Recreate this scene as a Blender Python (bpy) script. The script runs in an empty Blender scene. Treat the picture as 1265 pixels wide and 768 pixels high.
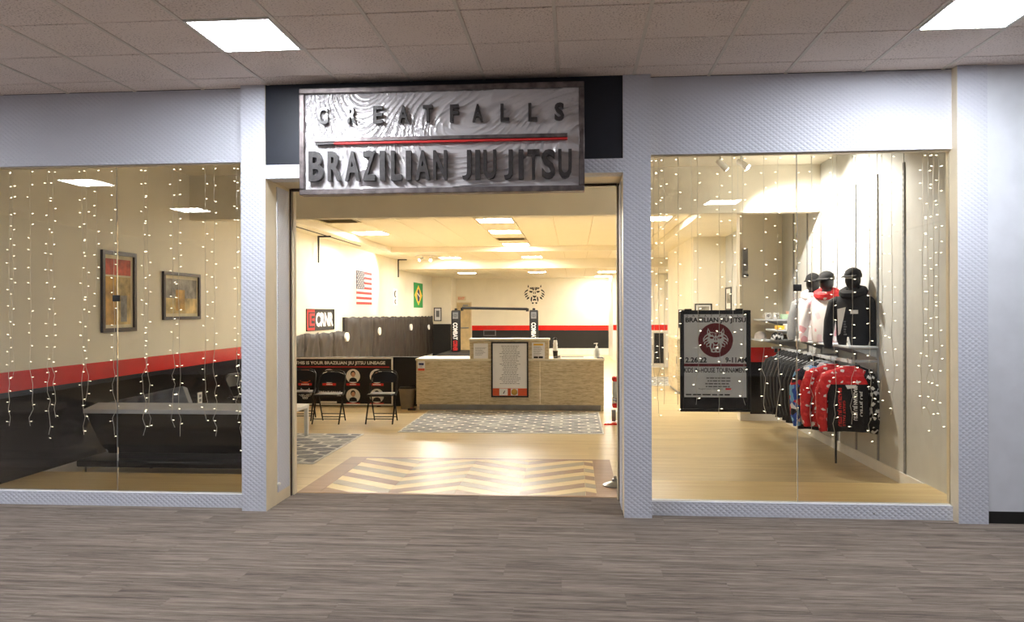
import bpy, bmesh, math, random
from mathutils import Vector, Matrix, noise
random.seed(7)
sc = bpy.context.scene
COL = sc.collection
# ------------------------------------------------------------------ camera, world, exposure
FPX = 950.0; YAW = math.atan(76.5 / FPX); ROLL = .0035; CAMH = 1.658
_s, _c = math.sin(YAW), math.cos(YAW)
FW = Vector((-_s, _c, 0)); R0 = Vector((_c, _s, 0)); Z = Vector((0, 0, 1))
RT = R0 * math.cos(ROLL) - Z * math.sin(ROLL); UP = Z * math.cos(ROLL) + R0 * math.sin(ROLL)
cam_d = bpy.data.cameras.new('camera'); cam = bpy.data.objects.new('camera', cam_d); COL.objects.link(cam)
cam_d.sensor_width = 36; cam_d.lens = FPX / 1265 * 36; cam_d.clip_end = 100
m = Matrix((RT, UP, -FW)).transposed().to_4x4(); m.translation = (0, 0, CAMH); cam.matrix_world = m
sc.camera = cam
world = bpy.data.worlds.new('world'); sc.world = world; world.use_nodes = True
world.node_tree.nodes['Background'].inputs[0].default_value = (1, 1, 1, 1)
world.node_tree.nodes['Background'].inputs[1].default_value = 0.0
vs = sc.view_settings; vs.view_transform = 'Standard'; vs.look = 'None'; vs.gamma = 1; vs.use_curve_mapping = False
vs.exposure = 1.15
MALL_L, SHOP_L, SPOT_W = 40.0, 36.0, 180.0        # radiance of the ceiling panels
sc.cycles.use_denoising = True
sc.cycles.max_bounces = 10; sc.cycles.diffuse_bounces = 5; sc.cycles.transparent_max_bounces = 16
sc.cycles.sample_clamp_indirect = 8

def at_y(px, py, Y):
    d = FW + RT * ((px - 632.5) / FPX) + UP * ((384 - py) / FPX)
    return Vector((0, 0, CAMH)) + d * (Y / d.y)
def at_x(px, py, X):
    d = FW + RT * ((px - 632.5) / FPX) + UP * ((384 - py) / FPX)
    return Vector((0, 0, CAMH)) + d * (X / d.x)

# ------------------------------------------------------------------ materials
def lin(c):
    return tuple(((v / 255) / 12.92 if v / 255 <= .04045 else ((v / 255 + .055) / 1.055) ** 2.4) for v in c) + (1,)
class NT:
    def __init__(s, name):
        s.m = bpy.data.materials.new(name); s.m.use_nodes = True; s.t = s.m.node_tree
        s.b = s.t.nodes['Principled BSDF']; s.out = s.t.nodes['Material Output']
    def n(s, typ, **kw):
        x = s.t.nodes.new(typ)
        for k, v in kw.items(): setattr(x, k, v)
        return x
    def l(s, a, b): s.t.links.new(a, b)
    def set(s, **kw):
        for k, v in kw.items(): s.b.inputs[k.replace('_', ' ')].default_value = v
    def math(s, op, a, b=None):
        x = s.n('ShaderNodeMath', operation=op)
        for i, v in enumerate((a, b)):
            if v is None: continue
            if isinstance(v, (int, float)): x.inputs[i].default_value = v
            else: s.l(v, x.inputs[i])
        return x.outputs[0]
    def coords(s, scale=(1, 1, 1), rand=False):
        tc = s.n('ShaderNodeTexCoord'); mp = s.n('ShaderNodeMapping'); mp.inputs['Scale'].default_value = scale
        if rand:
            oi = s.n('ShaderNodeObjectInfo'); v = s.n('ShaderNodeVectorMath', operation='ADD')
            cx = s.n('ShaderNodeCombineXYZ')
            s.l(s.math('MULTIPLY', oi.outputs['Random'], 37.0), cx.inputs[0]); s.l(s.math('MULTIPLY', oi.outputs['Random'], 91.0), cx.inputs[1])
            s.l(tc.outputs['Object'], v.inputs[0]); s.l(cx.outputs[0], v.inputs[1]); s.l(v.outputs[0], mp.inputs[0])
        else: s.l(tc.outputs['Object'], mp.inputs[0])
        return mp.outputs[0]
    def noise(s, vec, scale, detail=3, rough=.5):
        x = s.n('ShaderNodeTexNoise'); x.inputs['Scale'].default_value = scale; x.inputs['Detail'].default_value = detail; x.inputs['Roughness'].default_value = rough
        s.l(vec, x.inputs['Vector']); return x.outputs[0]
    def ramp(s, fac, stops):
        r = s.n('ShaderNodeValToRGB'); e = r.color_ramp.elements
        while len(e) < len(stops): e.new(.5)
        for el, (p, c) in zip(e, stops): el.position = p; el.color = lin(c)
        s.l(fac, r.inputs[0]); return r.outputs[0]
    def bump(s, h, strength=.4, dist=.01):
        b = s.n('ShaderNodeBump'); b.inputs['Strength'].default_value = strength; b.inputs['Distance'].default_value = dist
        s.l(h, b.inputs['Height']); s.l(b.outputs[0], s.b.inputs['Normal'])
def plain(name, rgb, rough=.5, metal=0, var=.06, scale=6, coat=0, bump=0, bscale=60):
    t = NT(name); t.set(Roughness=rough, Metallic=metal); t.b.inputs['Coat Weight'].default_value = coat
    v = t.coords(); lo = tuple(max(0, c * (1 - var)) for c in rgb); hi = tuple(min(255, c * (1 + var)) for c in rgb)
    t.l(t.ramp(t.noise(v, scale), [(.3, lo), (.7, hi)]), t.b.inputs['Base Color'])
    if bump: t.bump(t.noise(v, bscale, 4), bump, .004)
    return t.m
def emit(name, rgb, strength, sample=True):
    t = NT(name); t.set(Roughness=.5, Emission_Strength=strength); t.b.inputs['Base Color'].default_value = (.8, .8, .8, 1); t.b.inputs['Emission Color'].default_value = lin(rgb)
    if not sample: t.m.cycles.emission_sampling = 'NONE'
    return t.m
def m_emboss(rgb, name):
    t = NT(name); t.set(Roughness=.42); t.b.inputs['Base Color'].default_value = lin(rgb)
    tc = t.n('ShaderNodeTexCoord'); sp = t.n('ShaderNodeSeparateXYZ'); t.l(tc.outputs['Object'], sp.inputs[0])
    u = t.math('MULTIPLY', t.math('ADD', sp.outputs[0], sp.outputs[1]), 66.0); w = t.math('MULTIPLY', sp.outputs[2], 84.0)
    a = t.math('ABSOLUTE', t.math('SINE', t.math('ADD', u, w))); b = t.math('ABSOLUTE', t.math('SINE', t.math('SUBTRACT', u, w)))
    t.bump(t.math('MULTIPLY', a, b), .45, .006); return t.m
def m_carpet():
    t = NT('carpet'); t.set(Roughness=.95); v = t.coords((1.3, 26, 30), True); v2 = t.coords((7, 150, 60), True); v3 = t.coords((260, 260, 260))
    a = t.noise(v, 1, 4, .6); b = t.noise(v2, 1, 3, .6); c = t.noise(v3, 1, 2)
    f = t.math('ADD', t.math('ADD', t.math('MULTIPLY', a, .42), t.math('MULTIPLY', b, .36)), t.math('MULTIPLY', c, .26))
    t.l(t.ramp(f, [(.38, (80, 71, 65)), (.5, (120, 109, 101)), (.58, (141, 130, 120)), (.7, (166, 155, 144))]), t.b.inputs['Base Color'])
    t.bump(f, .5, .006); t.b.inputs['Specular IOR Level'].default_value = .15; return t.m
def m_wood(name, lo, mid, hi, rough=.32, brick=True):
    t = NT(name); t.set(Roughness=rough); v = t.coords((1.1, 16, 8), not brick)
    g = t.noise(v, 1, 5, .6); col = t.ramp(g, [(.3, lo), (.5, mid), (.72, hi)])
    if brick:
        vv = t.coords(); bk = t.n('ShaderNodeTexBrick'); t.l(vv, bk.inputs['Vector'])
        bk.inputs['Scale'].default_value = 1; bk.inputs['Brick Width'].default_value = 1.2; bk.inputs['Row Height'].default_value = .18; bk.inputs['Mortar Size'].default_value = .0015
        bk.inputs['Color1'].default_value = (.86, .86, .86, 1); bk.inputs['Color2'].default_value = (1, 1, 1, 1); bk.inputs['Mortar'].default_value = (.72, .68, .6, 1)
        mx = t.n('ShaderNodeMixRGB', blend_type='MULTIPLY'); mx.inputs[0].default_value = .6; t.l(col, mx.inputs[1]); t.l(bk.outputs[0], mx.inputs[2]); col = mx.outputs[0]
    t.l(col, t.b.inputs['Base Color']); t.bump(g, .06, .003); return t.m
def m_tile(name, lo, hi, rand=True):
    t = NT(name); t.set(Roughness=.9); v = t.coords((1, 1, 1), rand); a = t.noise(v, 75, 3, .65); b = t.noise(v, 2.0, 1)
    f = t.math('ADD', t.math('MULTIPLY', a, .85), t.math('MULTIPLY', b, .15))
    t.l(t.ramp(f, [(.36, lo), (.46, hi)]), t.b.inputs['Base Color']); t.bump(a, .5, .006); return t.m
def m_laminate():
    t = NT('counter_laminate'); t.set(Roughness=.45); v = t.coords((13, 30, 85)); v2 = t.coords((2.5, 3, 30))
    f = t.math('ADD', t.math('MULTIPLY', t.noise(v, 1, 3, .55), .7), t.math('MULTIPLY', t.noise(v2, 1, 2), .3))
    t.l(t.ramp(f, [(.36, (182, 164, 126)), (.5, (210, 194, 158)), (.64, (226, 212, 180))]), t.b.inputs['Base Color']); t.bump(f, .8, .01); return t.m
def m_glass():
    t = NT('window_glass'); tr = t.n('ShaderNodeBsdfTransparent'); gl = t.n('ShaderNodeBsdfGlossy'); gl.inputs['Roughness'].default_value = .0
    fr = t.n('ShaderNodeFresnel'); fr.inputs[0].default_value = 1.45; mx = t.n('ShaderNodeMixShader'); tr.inputs[0].default_value = (.985, .99, .985, 1)
    t.l(fr.outputs[0], mx.inputs[0]); t.l(tr.outputs[0], mx.inputs[1]); t.l(gl.outputs[0], mx.inputs[2]); t.l(mx.outputs[0], t.out.inputs[0]); return t.m
def m_film():
    t = NT('shrink_film'); t.set(Roughness=.22, Metallic=.2); t.b.inputs['Coat Weight'].default_value = 1; t.b.inputs['Coat Roughness'].default_value = .12
    v = t.coords((5, 5, 16)); w = t.noise(v, 3, 4, .6)
    t.l(t.ramp(w, [(.35, (210, 207, 210)), (.6, (214, 211, 214))]), t.b.inputs['Base Color']); t.bump(w, .06, .01); return t.m
def m_poly(name, cells, colors, rough=.8):      # blotchy fabric of several colours
    t = NT(name); t.set(Roughness=rough); v = t.coords(); vo = t.n('ShaderNodeTexVoronoi'); vo.inputs['Scale'].default_value = cells; t.l(v, vo.inputs['Vector'])
    sp = t.n('ShaderNodeSeparateColor'); t.l(vo.outputs['Color'], sp.inputs[0]); r = t.ramp(sp.outputs[0], [(i / len(colors), c) for i, c in enumerate(colors)])
    for nd in t.t.nodes:
        if nd.type == 'VALTORGB': nd.color_ramp.interpolation = 'CONSTANT'
    t.l(r, t.b.inputs['Base Color']); return t.m

M = {}
M['emboss'] = m_emboss((205, 208, 220), 'embossed_wallcovering'); M['emboss2'] = m_emboss((205, 208, 220), 'embossed_panel')
M['mallwhite'] = plain('mall_white_paint', (214, 217, 226), .5, var=.02)
M['cream'] = plain('cream_paint', (240, 233, 214), .55, var=.015, scale=2)
M['creamtrim'] = plain('cream_trim', (226, 212, 184), .4, var=.02)
M['white'] = plain('white_paint', (240, 238, 232), .4, var=.02)
M['merch'] = plain('pale_grey_wall', (205, 207, 206), .5, var=.02)
M['black'] = plain('black_gloss', (26, 24, 23), .16, var=.1); M['blackm'] = plain('black_matt', (22, 21, 21), .55, var=.1)
M['navy'] = plain('navy_black_panel', (22, 27, 40), .5, var=.08)
M['red'] = plain('red_gloss', (222, 38, 30), .22, var=.03); M['redm'] = plain('red_print', (214, 40, 38), .6, var=.03)
M['maroon'] = plain('maroon_print', (120, 22, 26), .6, var=.03)
M['whitep'] = plain('white_print', (235, 234, 232), .6, var=.01); M['greyp'] = plain('grey_print', (120, 120, 122), .6); M['paper'] = plain('paper', (240, 240, 240), .7, var=.01)
M['blackp'] = plain('black_print', (20, 19, 20), .6); M['orange'] = plain('orange_print', (226, 98, 58), .6); M['yellow'] = plain('yellow_print', (240, 190, 60), .6)
M['skin'] = plain('portrait_print', (206, 160, 132), .7); M['green'] = plain('flag_green', (30, 140, 66), .7); M['blue'] = plain('flag_blue', (34, 44, 96), .7)
M['carpet'] = m_carpet(); M['floorwood'] = m_wood('pale_oak_vinyl', (196, 172, 126), (212, 190, 144), (224, 204, 162))
M['platform'] = m_wood('platform_plywood', (222, 192, 132), (234, 208, 150), (242, 220, 168), .3, False)
M['inlay_cream'] = m_wood('inlay_cream', (220, 194, 138), (228, 204, 150), (234, 214, 166), .35, False)
M['inlay_brown'] = m_wood('inlay_brown', (120, 84, 60), (140, 102, 76), (156, 120, 94), .35, False)
M['inlay_grey'] = m_wood('inlay_taupe', (140, 126, 106), (156, 142, 120), (170, 156, 134), .35, False)
M['tile'] = m_tile('mineral_tile', (190, 172, 160), (242, 228, 218)); M['bar'] = plain('ceiling_grid_metal', (222, 212, 200), .5, var=.03); M['void'] = plain('plenum_dark', (40, 36, 33), .9)
M['stile'] = m_tile('shop_tile', (228, 218, 196), (238, 229, 208)); M['sbar'] = plain('shop_grid_metal', (206, 188, 150), .5)
M['panel_mall'] = emit('mall_light_diffuser', (246, 250, 255), MALL_L); M['panel_shop'] = emit('shop_light_diffuser', (255, 249, 238), SHOP_L)
M['bulb'] = emit('fairy_bulb_glow', (255, 240, 205), 2.2, False); M['spot'] = emit('spot_lens_glow', (255, 244, 220), 12, False)
M['glass'] = m_glass(); M['film'] = m_film(); M['lam'] = m_laminate(); M['lamtop'] = plain('counter_top', (232, 224, 200), .4, var=.02)
M['alu'] = plain('sign_frame_metal', (112, 104, 104), .4, .7, var=.2, scale=14, bump=.3, bscale=30); M['letter'] = plain('sign_letter', (52, 48, 49), .45, 0, var=.25, scale=24, coat=.25, bump=.4, bscale=25)
M['steel'] = plain('brushed_steel', (150, 150, 148), .35, .9); M['chrome'] = plain('chrome', (200, 200, 200), .12, 1); M['standard'] = plain('slotted_steel', (158, 160, 162), .5, .1)
M['vinyl'] = plain('mat_vinyl', (34, 25, 19), .5, var=.12, scale=3); M['blackfab'] = plain('black_cloth', (20, 20, 23), .85, var=.2, scale=9, bump=.2)
M['tuft'] = plain('tufted_grey_upholstery', (112, 116, 122), .75, var=.08)
M['greyfab'] = plain('grey_cloth', (146, 148, 150), .8, var=.1, bump=.15); M['ltgrey'] = plain('pale_grey_upholstery', (196, 200, 206), .85, var=.03); M['whitefab'] = plain('white_cloth', (236, 230, 232), .85, var=.04)
M['pinkfab'] = m_poly('white_pink_cloth', 12, [(240, 232, 234), (240, 236, 236), (238, 214, 220), (240, 232, 234), (240, 236, 236), (240, 234, 236), (232, 170, 180)])
M['bluefab'] = m_poly('blue_red_cloth', 14, [(40, 78, 170), (206, 44, 56), (120, 176, 224), (24, 26, 40), (230, 232, 236)]); M['redfab'] = m_poly('red_cloth', 30, [(214, 40, 46), (206, 34, 40), (210, 38, 42), (196, 28, 36), (222, 58, 60), (206, 34, 40), (200, 30, 38), (236, 228, 226)])
M['bwfab'] = m_poly('black_white_cloth', 30, [(22, 22, 24), (22, 22, 24), (22, 22, 24), (230, 230, 230)])
M['rugw'] = plain('rug_white', (226, 224, 218), .95, bump=.3, bscale=200); M['rugg'] = plain('rug_grey', (136, 138, 142), .95, var=.15, scale=20); M['rugg2'] = plain('rug_pale_grey', (172, 172, 170), .95, var=.12, scale=20)
M['cord'] = plain('fairy_wire', (222, 218, 206), .5); M['bin'] = plain('taupe_plastic', (128, 114, 94), .5); M['matt'] = plain('black_frame', (24, 20, 19), .35); M['darkwood'] = plain('dark_brown_frame', (52, 36, 30), .3)
M['chair'] = plain('chair_black_steel', (22, 20, 20), .35, .3); M['sand'] = plain('beige_door', (206, 184, 140), .5); M['matboard'] = plain('cream_matboard', (234, 222, 190), .8)
M['artA'] = plain('faded_print_red', (186, 92, 72), .6, var=.35, scale=5); M['artB'] = plain('sepia_print', (200, 176, 120), .6, var=.28, scale=5); M['artC'] = plain('grey_print_art', (150, 146, 136), .6, var=.25, scale=7)
M['artD'] = plain('ochre_print', (204, 160, 76), .6, var=.2, scale=6); M['clear'] = plain('clear_plastic', (214, 218, 214), .1); M['vent'] = plain('vent_metal', (196, 180, 146), .5); M['ventd'] = plain('vent_slot', (92, 80, 60), .7)
M['pinkbox'] = plain('pink_card', (238, 190, 170), .7); M['mint'] = plain('mint_card', (190, 220, 190), .7)

# ------------------------------------------------------------------ mesh builder
class MB:
    def __init__(s): s.v = []; s.f = []; s.mi = []; s.smooth = []
    def add(s, vs_, fs, mi=0, smooth=False):
        o = len(s.v); s.v += [Vector(p) for p in vs_]
        for f in fs: s.f.append([i + o for i in f]); s.mi.append(mi); s.smooth.append(smooth)
        return s
    def box(s, x0, x1, y0, y1, z0, z1, mi=0):
        return s.add([(x0, y0, z0), (x1, y0, z0), (x1, y1, z0), (x0, y1, z0), (x0, y0, z1), (x1, y0, z1), (x1, y1, z1), (x0, y1, z1)],
                     [(3, 2, 1, 0), (4, 5, 6, 7), (0, 1, 5, 4), (1, 2, 6, 5), (2, 3, 7, 6), (3, 0, 4, 7)], mi)
    def rbox(s, x0, x1, y0, y1, z0, z1, r=.01, seg=2, mi=0, fn=None):
        bm = bmesh.new(); bmesh.ops.create_cube(bm, size=1)
        for v in bm.verts: v.co = Vector(((x0 + x1) / 2 + v.co.x * (x1 - x0), (y0 + y1) / 2 + v.co.y * (y1 - y0), (z0 + z1) / 2 + v.co.z * (z1 - z0)))
        bmesh.ops.bevel(bm, geom=bm.edges[:], offset=r, segments=seg, affect='EDGES', profile=.5)
        bm.verts.index_update(); s.add([fn(v.co) if fn else v.co.copy() for v in bm.verts], [[v.index for v in f.verts] for f in bm.faces], mi, True); bm.free(); return s
    def prism(s, poly, axis, a, b, mi=0):      # poly: 2-D points; axis: extrusion axis
        def P(p, t): return {'x': (t, p[0], p[1]), 'y': (p[0], t, p[1]), 'z': (p[0], p[1], t)}[axis]
        n = len(poly); return s.add([P(p, a) for p in poly] + [P(p, b) for p in poly], [list(range(n))[::-1], list(range(n, 2 * n))] + [(i, (i + 1) % n, (i + 1) % n + n, i + n) for i in range(n)], mi)
    def tube(s, pts, r, n=8, mi=0, cap=True):
        pts = [Vector(p) for p in pts]; rs = r if isinstance(r, (list, tuple)) else [r] * len(pts); rings = []
        t0 = (pts[1] - pts[0]).normalized(); up = Vector((0, 0, 1)) if abs(t0.z) < .9 else Vector((0, 1, 0)); a = t0.cross(up).normalized()
        for i, p in enumerate(pts):
            t = ((pts[min(i + 1, len(pts) - 1)] - p).normalized() + (p - pts[max(i - 1, 0)]).normalized())
            t = t.normalized() if t.length > 1e-6 else t0
            a = (a - t * a.dot(t)).normalized(); b = t.cross(a)
            rings.append([p + (a * math.cos(2 * math.pi * k / n) + b * math.sin(2 * math.pi * k / n)) * rs[i] for k in range(n)])
        return s.loft(rings, mi, cap)
    def loft(s, rings, mi=0, cap=True, closed=True):
        n = len(rings[0]); V = [p for r in rings for p in r]; F = []
        for i in range(len(rings) - 1):
            for k in range(n if closed else n - 1): F.append((i * n + k, i * n + (k + 1) % n, (i + 1) * n + (k + 1) % n, (i + 1) * n + k))
        if cap: F += [list(range(n))[::-1], list(range(len(V) - n, len(V)))]
        return s.add(V, F, mi, True)
    def lathe(s, c, prof, n=16, mi=0, cap=True):
        return s.loft([[(c[0] + r * math.cos(2 * math.pi * k / n), c[1] + r * math.sin(2 * math.pi * k / n), c[2] + z) for k in range(n)] for r, z in prof], mi, cap)
    def ell(s, c, rx, ry, rz, n=14, k=8, mi=0, rot=None):
        rings = []
        for i in range(k + 1):
            a = -math.pi / 2 + math.pi * i / k; q = max(math.cos(a), .02)
            rings.append([Vector((rx * q * math.cos(2 * math.pi * j / n), ry * q * math.sin(2 * math.pi * j / n), rz * math.sin(a))) for j in range(n)])
        if rot: rings = [[rot @ p for p in r] for r in rings]
        return s.loft([[p + Vector(c) for p in r] for r in rings], mi)
    def build(s, name, mat, parent=None, world=True):
        me = bpy.data.meshes.new(name); o = bpy.data.objects.new(name, me); COL.objects.link(o)
        off = Vector((0, 0, 0))
        if parent is not None:
            o.parent = parent
            if world:
                q = parent
                while q is not None: off += q.location; q = q.parent
        elif s.v:
            lo = Vector([min(p[i] for p in s.v) for i in range(3)]); hi = Vector([max(p[i] for p in s.v) for i in range(3)])
            if world: off = Vector(((lo.x + hi.x) / 2, (lo.y + hi.y) / 2, lo.z)); o.location = off
        me.from_pydata([p - off for p in s.v], [], s.f)
        for mm in (mat if isinstance(mat, (list, tuple)) else [mat]): me.materials.append(M[mm])
        me.polygons.foreach_set('material_index', s.mi); me.polygons.foreach_set('use_smooth', s.smooth)
        bm = bmesh.new(); bm.from_mesh(me); bmesh.ops.recalc_face_normals(bm, faces=bm.faces); bm.to_mesh(me); bm.free()
        if any(s.smooth):
            try: me.set_sharp_from_angle(angle=.7)
            except Exception: pass
        me.update(); return o
def tag(o, label=None, cat=None, group=None, kind=None):
    for k, v in (('label', label), ('category', cat), ('group', group), ('kind', kind)):
        if v: o[k] = v
    return o
def thing(name, loc, label, cat, group=None, rz=0):
    o = bpy.data.objects.new(name, None); COL.objects.link(o); o.location = loc; o.rotation_euler.z = rz; o.empty_display_size = .1
    return tag(o, label, cat, group)
def struct(name, mb, mat, parent=None):
    o = mb.build(name, mat, parent)
    if parent is None: o['kind'] = 'structure'
    return o
def copy_tree(o, parent=None):
    c = o.copy(); COL.objects.link(c); c.parent = parent
    for ch in o.children: copy_tree(ch, c)
    return c
def dup(o, loc, label=None, group=None, rz=None):
    c = copy_tree(o); c.location = loc
    if rz is not None: c.rotation_euler.z = rz
    if label: c['label'] = label
    if group: c['group'] = group
    return c
def B(*a): return MB().box(*a)

_tc = {}
def text_geo(txt, bold=.0):
    if (txt, bold) in _tc: return _tc[(txt, bold)]
    cu = bpy.data.curves.new('t', 'FONT'); cu.body = txt; cu.offset = bold; cu.resolution_u = 3
    ob = bpy.data.objects.new('t', cu); COL.objects.link(ob); dg = bpy.context.evaluated_depsgraph_get()
    me = bpy.data.meshes.new_from_object(ob.evaluated_get(dg)); bpy.data.objects.remove(ob)
    vs_ = [v.co.copy() for v in me.vertices]; fs = [list(p.vertices) for p in me.polygons]; bpy.data.meshes.remove(me)
    x0, x1 = min(v.x for v in vs_), max(v.x for v in vs_); y0, y1 = min(v.y for v in vs_), max(v.y for v in vs_)
    vs_ = [((v.x - x0) / (x1 - x0), (v.y - y0) / (y1 - y0)) for v in vs_]; _tc[(txt, bold)] = (vs_, fs); return vs_, fs
def text(mb, txt, fr, u0, u1, v0, v1, depth=0.002, mi=0, bold=.0, lift=.001):
    """flat or raised writing: fr maps (u, v, out) to world, writing fills u0..u1 x v0..v1"""
    g, fs = text_geo(txt, bold); V = [(u0 + p[0] * (u1 - u0), v0 + p[1] * (v1 - v0)) for p in g]
    if depth <= .003: return mb.add([fr(a, b, lift) for a, b in V], fs, mi)
    n = len(V); edge = {}
    for f in fs:
        for i in range(len(f)):
            e = (f[i], f[(i + 1) % len(f)]); edge[e] = edge.get(e, 0) + 1
    side = [(a, b, b + n, a + n) for (a, b) in edge if (b, a) not in edge]
    return mb.add([fr(a, b, 0) for a, b in V] + [fr(a, b, depth) for a, b in V], [[i + n for i in f] for f in fs] + side, mi)
def fr_y(Y): return lambda u, v, o: (u, Y - o, v)          # faces the camera (-Y)
def fr_x(X): return lambda u, v, o: (X + o, u, v)          # left wall, faces +X
def fr_xr(X): return lambda u, v, o: (X - o, u, v)         # right wall, faces -X
def poly(mb, fr, pts, lift=.001, mi=0, thick=.0015):
    n = len(pts); return mb.add([fr(a, b, 0) for a, b in pts] + [fr(a, b, lift + thick) for a, b in pts], [list(range(n, 2 * n))] + [(i, (i + 1) % n, (i + 1) % n + n, i + n) for i in range(n)], mi)
def rect(mb, fr, u0, u1, v0, v1, lift=.001, mi=0): return poly(mb, fr, [(u0, v0), (u1, v0), (u1, v1), (u0, v1)], lift, mi)
def disc(mb, fr, u, v, ru, rv=None, lift=.001, mi=0, n=24):
    return poly(mb, fr, [(u + ru * math.cos(2 * math.pi * k / n), v + (rv or ru) * math.sin(2 * math.pi * k / n)) for k in range(n)], lift, mi)
def lines(mb, fr, u0, u1, v0, v1, n, mi=0, lift=.001, fill=.35, centre=False):
    for i in range(n):
        y = v1 - (v1 - v0) * (i + .5) / n; h = (v1 - v0) / n * fill / 2; L = (u1 - u0) * random.uniform(.55, 1)
        a = (u0 + u1 - L) / 2 if centre else u0
        while a < (u0 + u1 + L) / 2 if centre else a < u0 + L:
            w = (u1 - u0) * random.uniform(.05, .14); rect(mb, fr, a, min(a + w, u1), y - h, y + h, lift, mi); a += w + (u1 - u0) * .025
FACE = [(0, .6), (.25, .66), (.42, .66), (.6, .98), (.68, .7), (.66, .5), (.86, .35), (1, .1), (.98, -.15), (.9, -.05), (.92, -.35), (.76, -.25), (.72, -.55), (.5, -.5), (.4, -.72), (.36, -.95), (.18, -1), (0, -.97)]
STRIPES = [[(.5, .66), (.58, .84), (.62, .66), (.56, .54)], [(.03, .58), (.12, .62), (.09, .4), (.03, .34)], [(.16, .6), (.3, .6), (.2, .4), (.1, .26), (.08, .36)],
           [(.34, .6), (.46, .52), (.3, .4), (.24, .44)], [(.14, .2), (.28, .28), (.5, .26), (.42, .14), (.26, .1)], [(.04, .2), (.1, .2), (.12, .02), (.05, -.02)],
           [(.62, .42), (.84, .26), (.94, .02), (.76, .2), (.58, .3)], [(.6, .12), (.84, .02), (.94, -.16), (.7, -.06)], [(.56, -.08), (.8, -.18), (.86, -.34), (.62, -.22)],
           [(.46, -.24), (.66, -.32), (.72, -.52), (.5, -.42)], [(0, -.18), (.14, -.14), (.18, -.22), (.06, -.34), (0, -.36)], [(.2, -.3), (.3, -.24), (.36, -.56), (.28, -.74), (.22, -.5)], [(0, -.42), (.12, -.46), (.16, -.62), (0, -.58)], [(.04, -.78), (.22, -.74), (.26, -.84), (.14, -.92)]]
def tiger(mb, fr, u, v, r, mi_face=None, mi_str=0, lift=.001, rh=None):
    rh = rh or r
    if mi_face is not None: poly(mb, fr, [(u + x * r, v + y * rh) for x, y in FACE] + [(u - x * r, v + y * rh) for x, y in FACE[::-1] if x > 0], lift, mi_face)
    for st in STRIPES:
        for sg in (1, -1): poly(mb, fr, [(u + sg * x * r, v + y * rh) for x, y in st], lift + .0015, mi_str)

# ------------------------------------------------------------------ the setting
XL, XR, WY, PY = -5.17, 3.11, 6.30, 6.21
CEIL = 3.545; MFAR = -7.0; MX0, MX1 = -11.0, 8.0
# mall floor with carpet planks
fl = struct('floor', MB().box(MX0, MX1, MFAR, 3.55, -.05, 0).box(MX0, -5.6, 3.55, WY, -.05, 0).box(4.4, MX1, 3.55, WY, -.05, 0).box(-5.6, 4.4, 3.55, WY, -.05, -.012).box(-2.555, .395, WY, 6.865, -.05, -.012), 'carpet')
pm = {}
def plank(x0, x1, y0, y1):
    key = (round(x1 - x0, 3), round(y1 - y0, 3))
    if key not in pm:
        o = MB().rbox(0, key[0], 0, key[1], 0, .0115, .0014, 1).build('carpet_plank', 'carpet', fl, False); pm[key] = o
    else: o = pm[key].copy(); COL.objects.link(o)
    o.location = (x0 - fl.location.x, y0 - fl.location.y, -.0115 - fl.location.z); return o
y = 3.55; row = 0
while y < WY - .01:
    y1 = min(y + .25, WY); x = -5.6 - (row * .37) % 1.0; 
    while x < 4.39:
        a, b = max(x, -5.6), min(x + 1.0, 4.4)
        if b - a > .01: plank(a, b, y, y1)
        x += 1.0
    y = y1; row += 1
for i, (a, b) in enumerate(((WY, 6.55), (6.55, 6.865))):
    x = -2.555 - .3 * i
    while x < .39:
        p, q = max(x, -2.555), min(x + 1, .395)
        if q - p > .01: plank(p, q, a, b)
        x += 1
# mall ceiling: tiles between painted bars
PX, PYT = .603, .61; GX0 = -.118; gx = [GX0 + PX * k for k in range(-18, 14)]
gy = [6.30, 6.01] + [6.01 - PYT * k for k in range(1, 22)]
gy = [g for g in gy if g > MFAR]
slab = struct('ceiling', B(MX0, MX1, MFAR, WY + .25, CEIL + .02, CEIL + .12), 'void')
MPAN = [(-2.23, 5.095), (2.597, 5.095), (-7.055, 5.095), (-7.055, 2.045), (-7.055, -1.005), (-2.23, -1.005), (2.597, -1.005)]
def is_panel(cx, cy): return any(abs(cx - a) < .15 and abs(cy - b) < .15 for a, b in MPAN)
tm = {}; far_mb = MB()
for i in range(len(gx) - 1):
    for j in range(len(gy) - 1):
        x0, x1, y1, y0 = gx[i], gx[i + 1], gy[j], gy[j + 1]; cx, cy = (x0 + x1) / 2, (y0 + y1) / 2
        if is_panel(cx, cy): continue
        if y0 > 3.2 and -6.3 < cx < 4.6:
            k = round(y1 - y0, 3)
            if k not in tm: o = MB().rbox(-PX / 2 + .011, PX / 2 - .011, -k / 2 + .006, k / 2 - .006, .001, .019, .003, 1).build('ceiling_tile', 'tile', slab, False); tm[k] = o
            else: o = tm[k].copy(); COL.objects.link(o)
            o.location = Vector((cx, cy, CEIL + random.uniform(0, .0015))) - slab.location
        else: far_mb.box(x0 + .011, x1 - .011, y0 + .003, y1 - .003, CEIL, CEIL + .018)
fm = far_mb.build('ceiling_tile_field', 'tile', slab); fm['kind'] = 'stuff'
for x in gx:
    if MX0 < x < MX1: MB().box(x - .012, x + .012, MFAR, WY, CEIL - .003, CEIL + .02).build('grid_bar', 'bar', slab)
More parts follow.
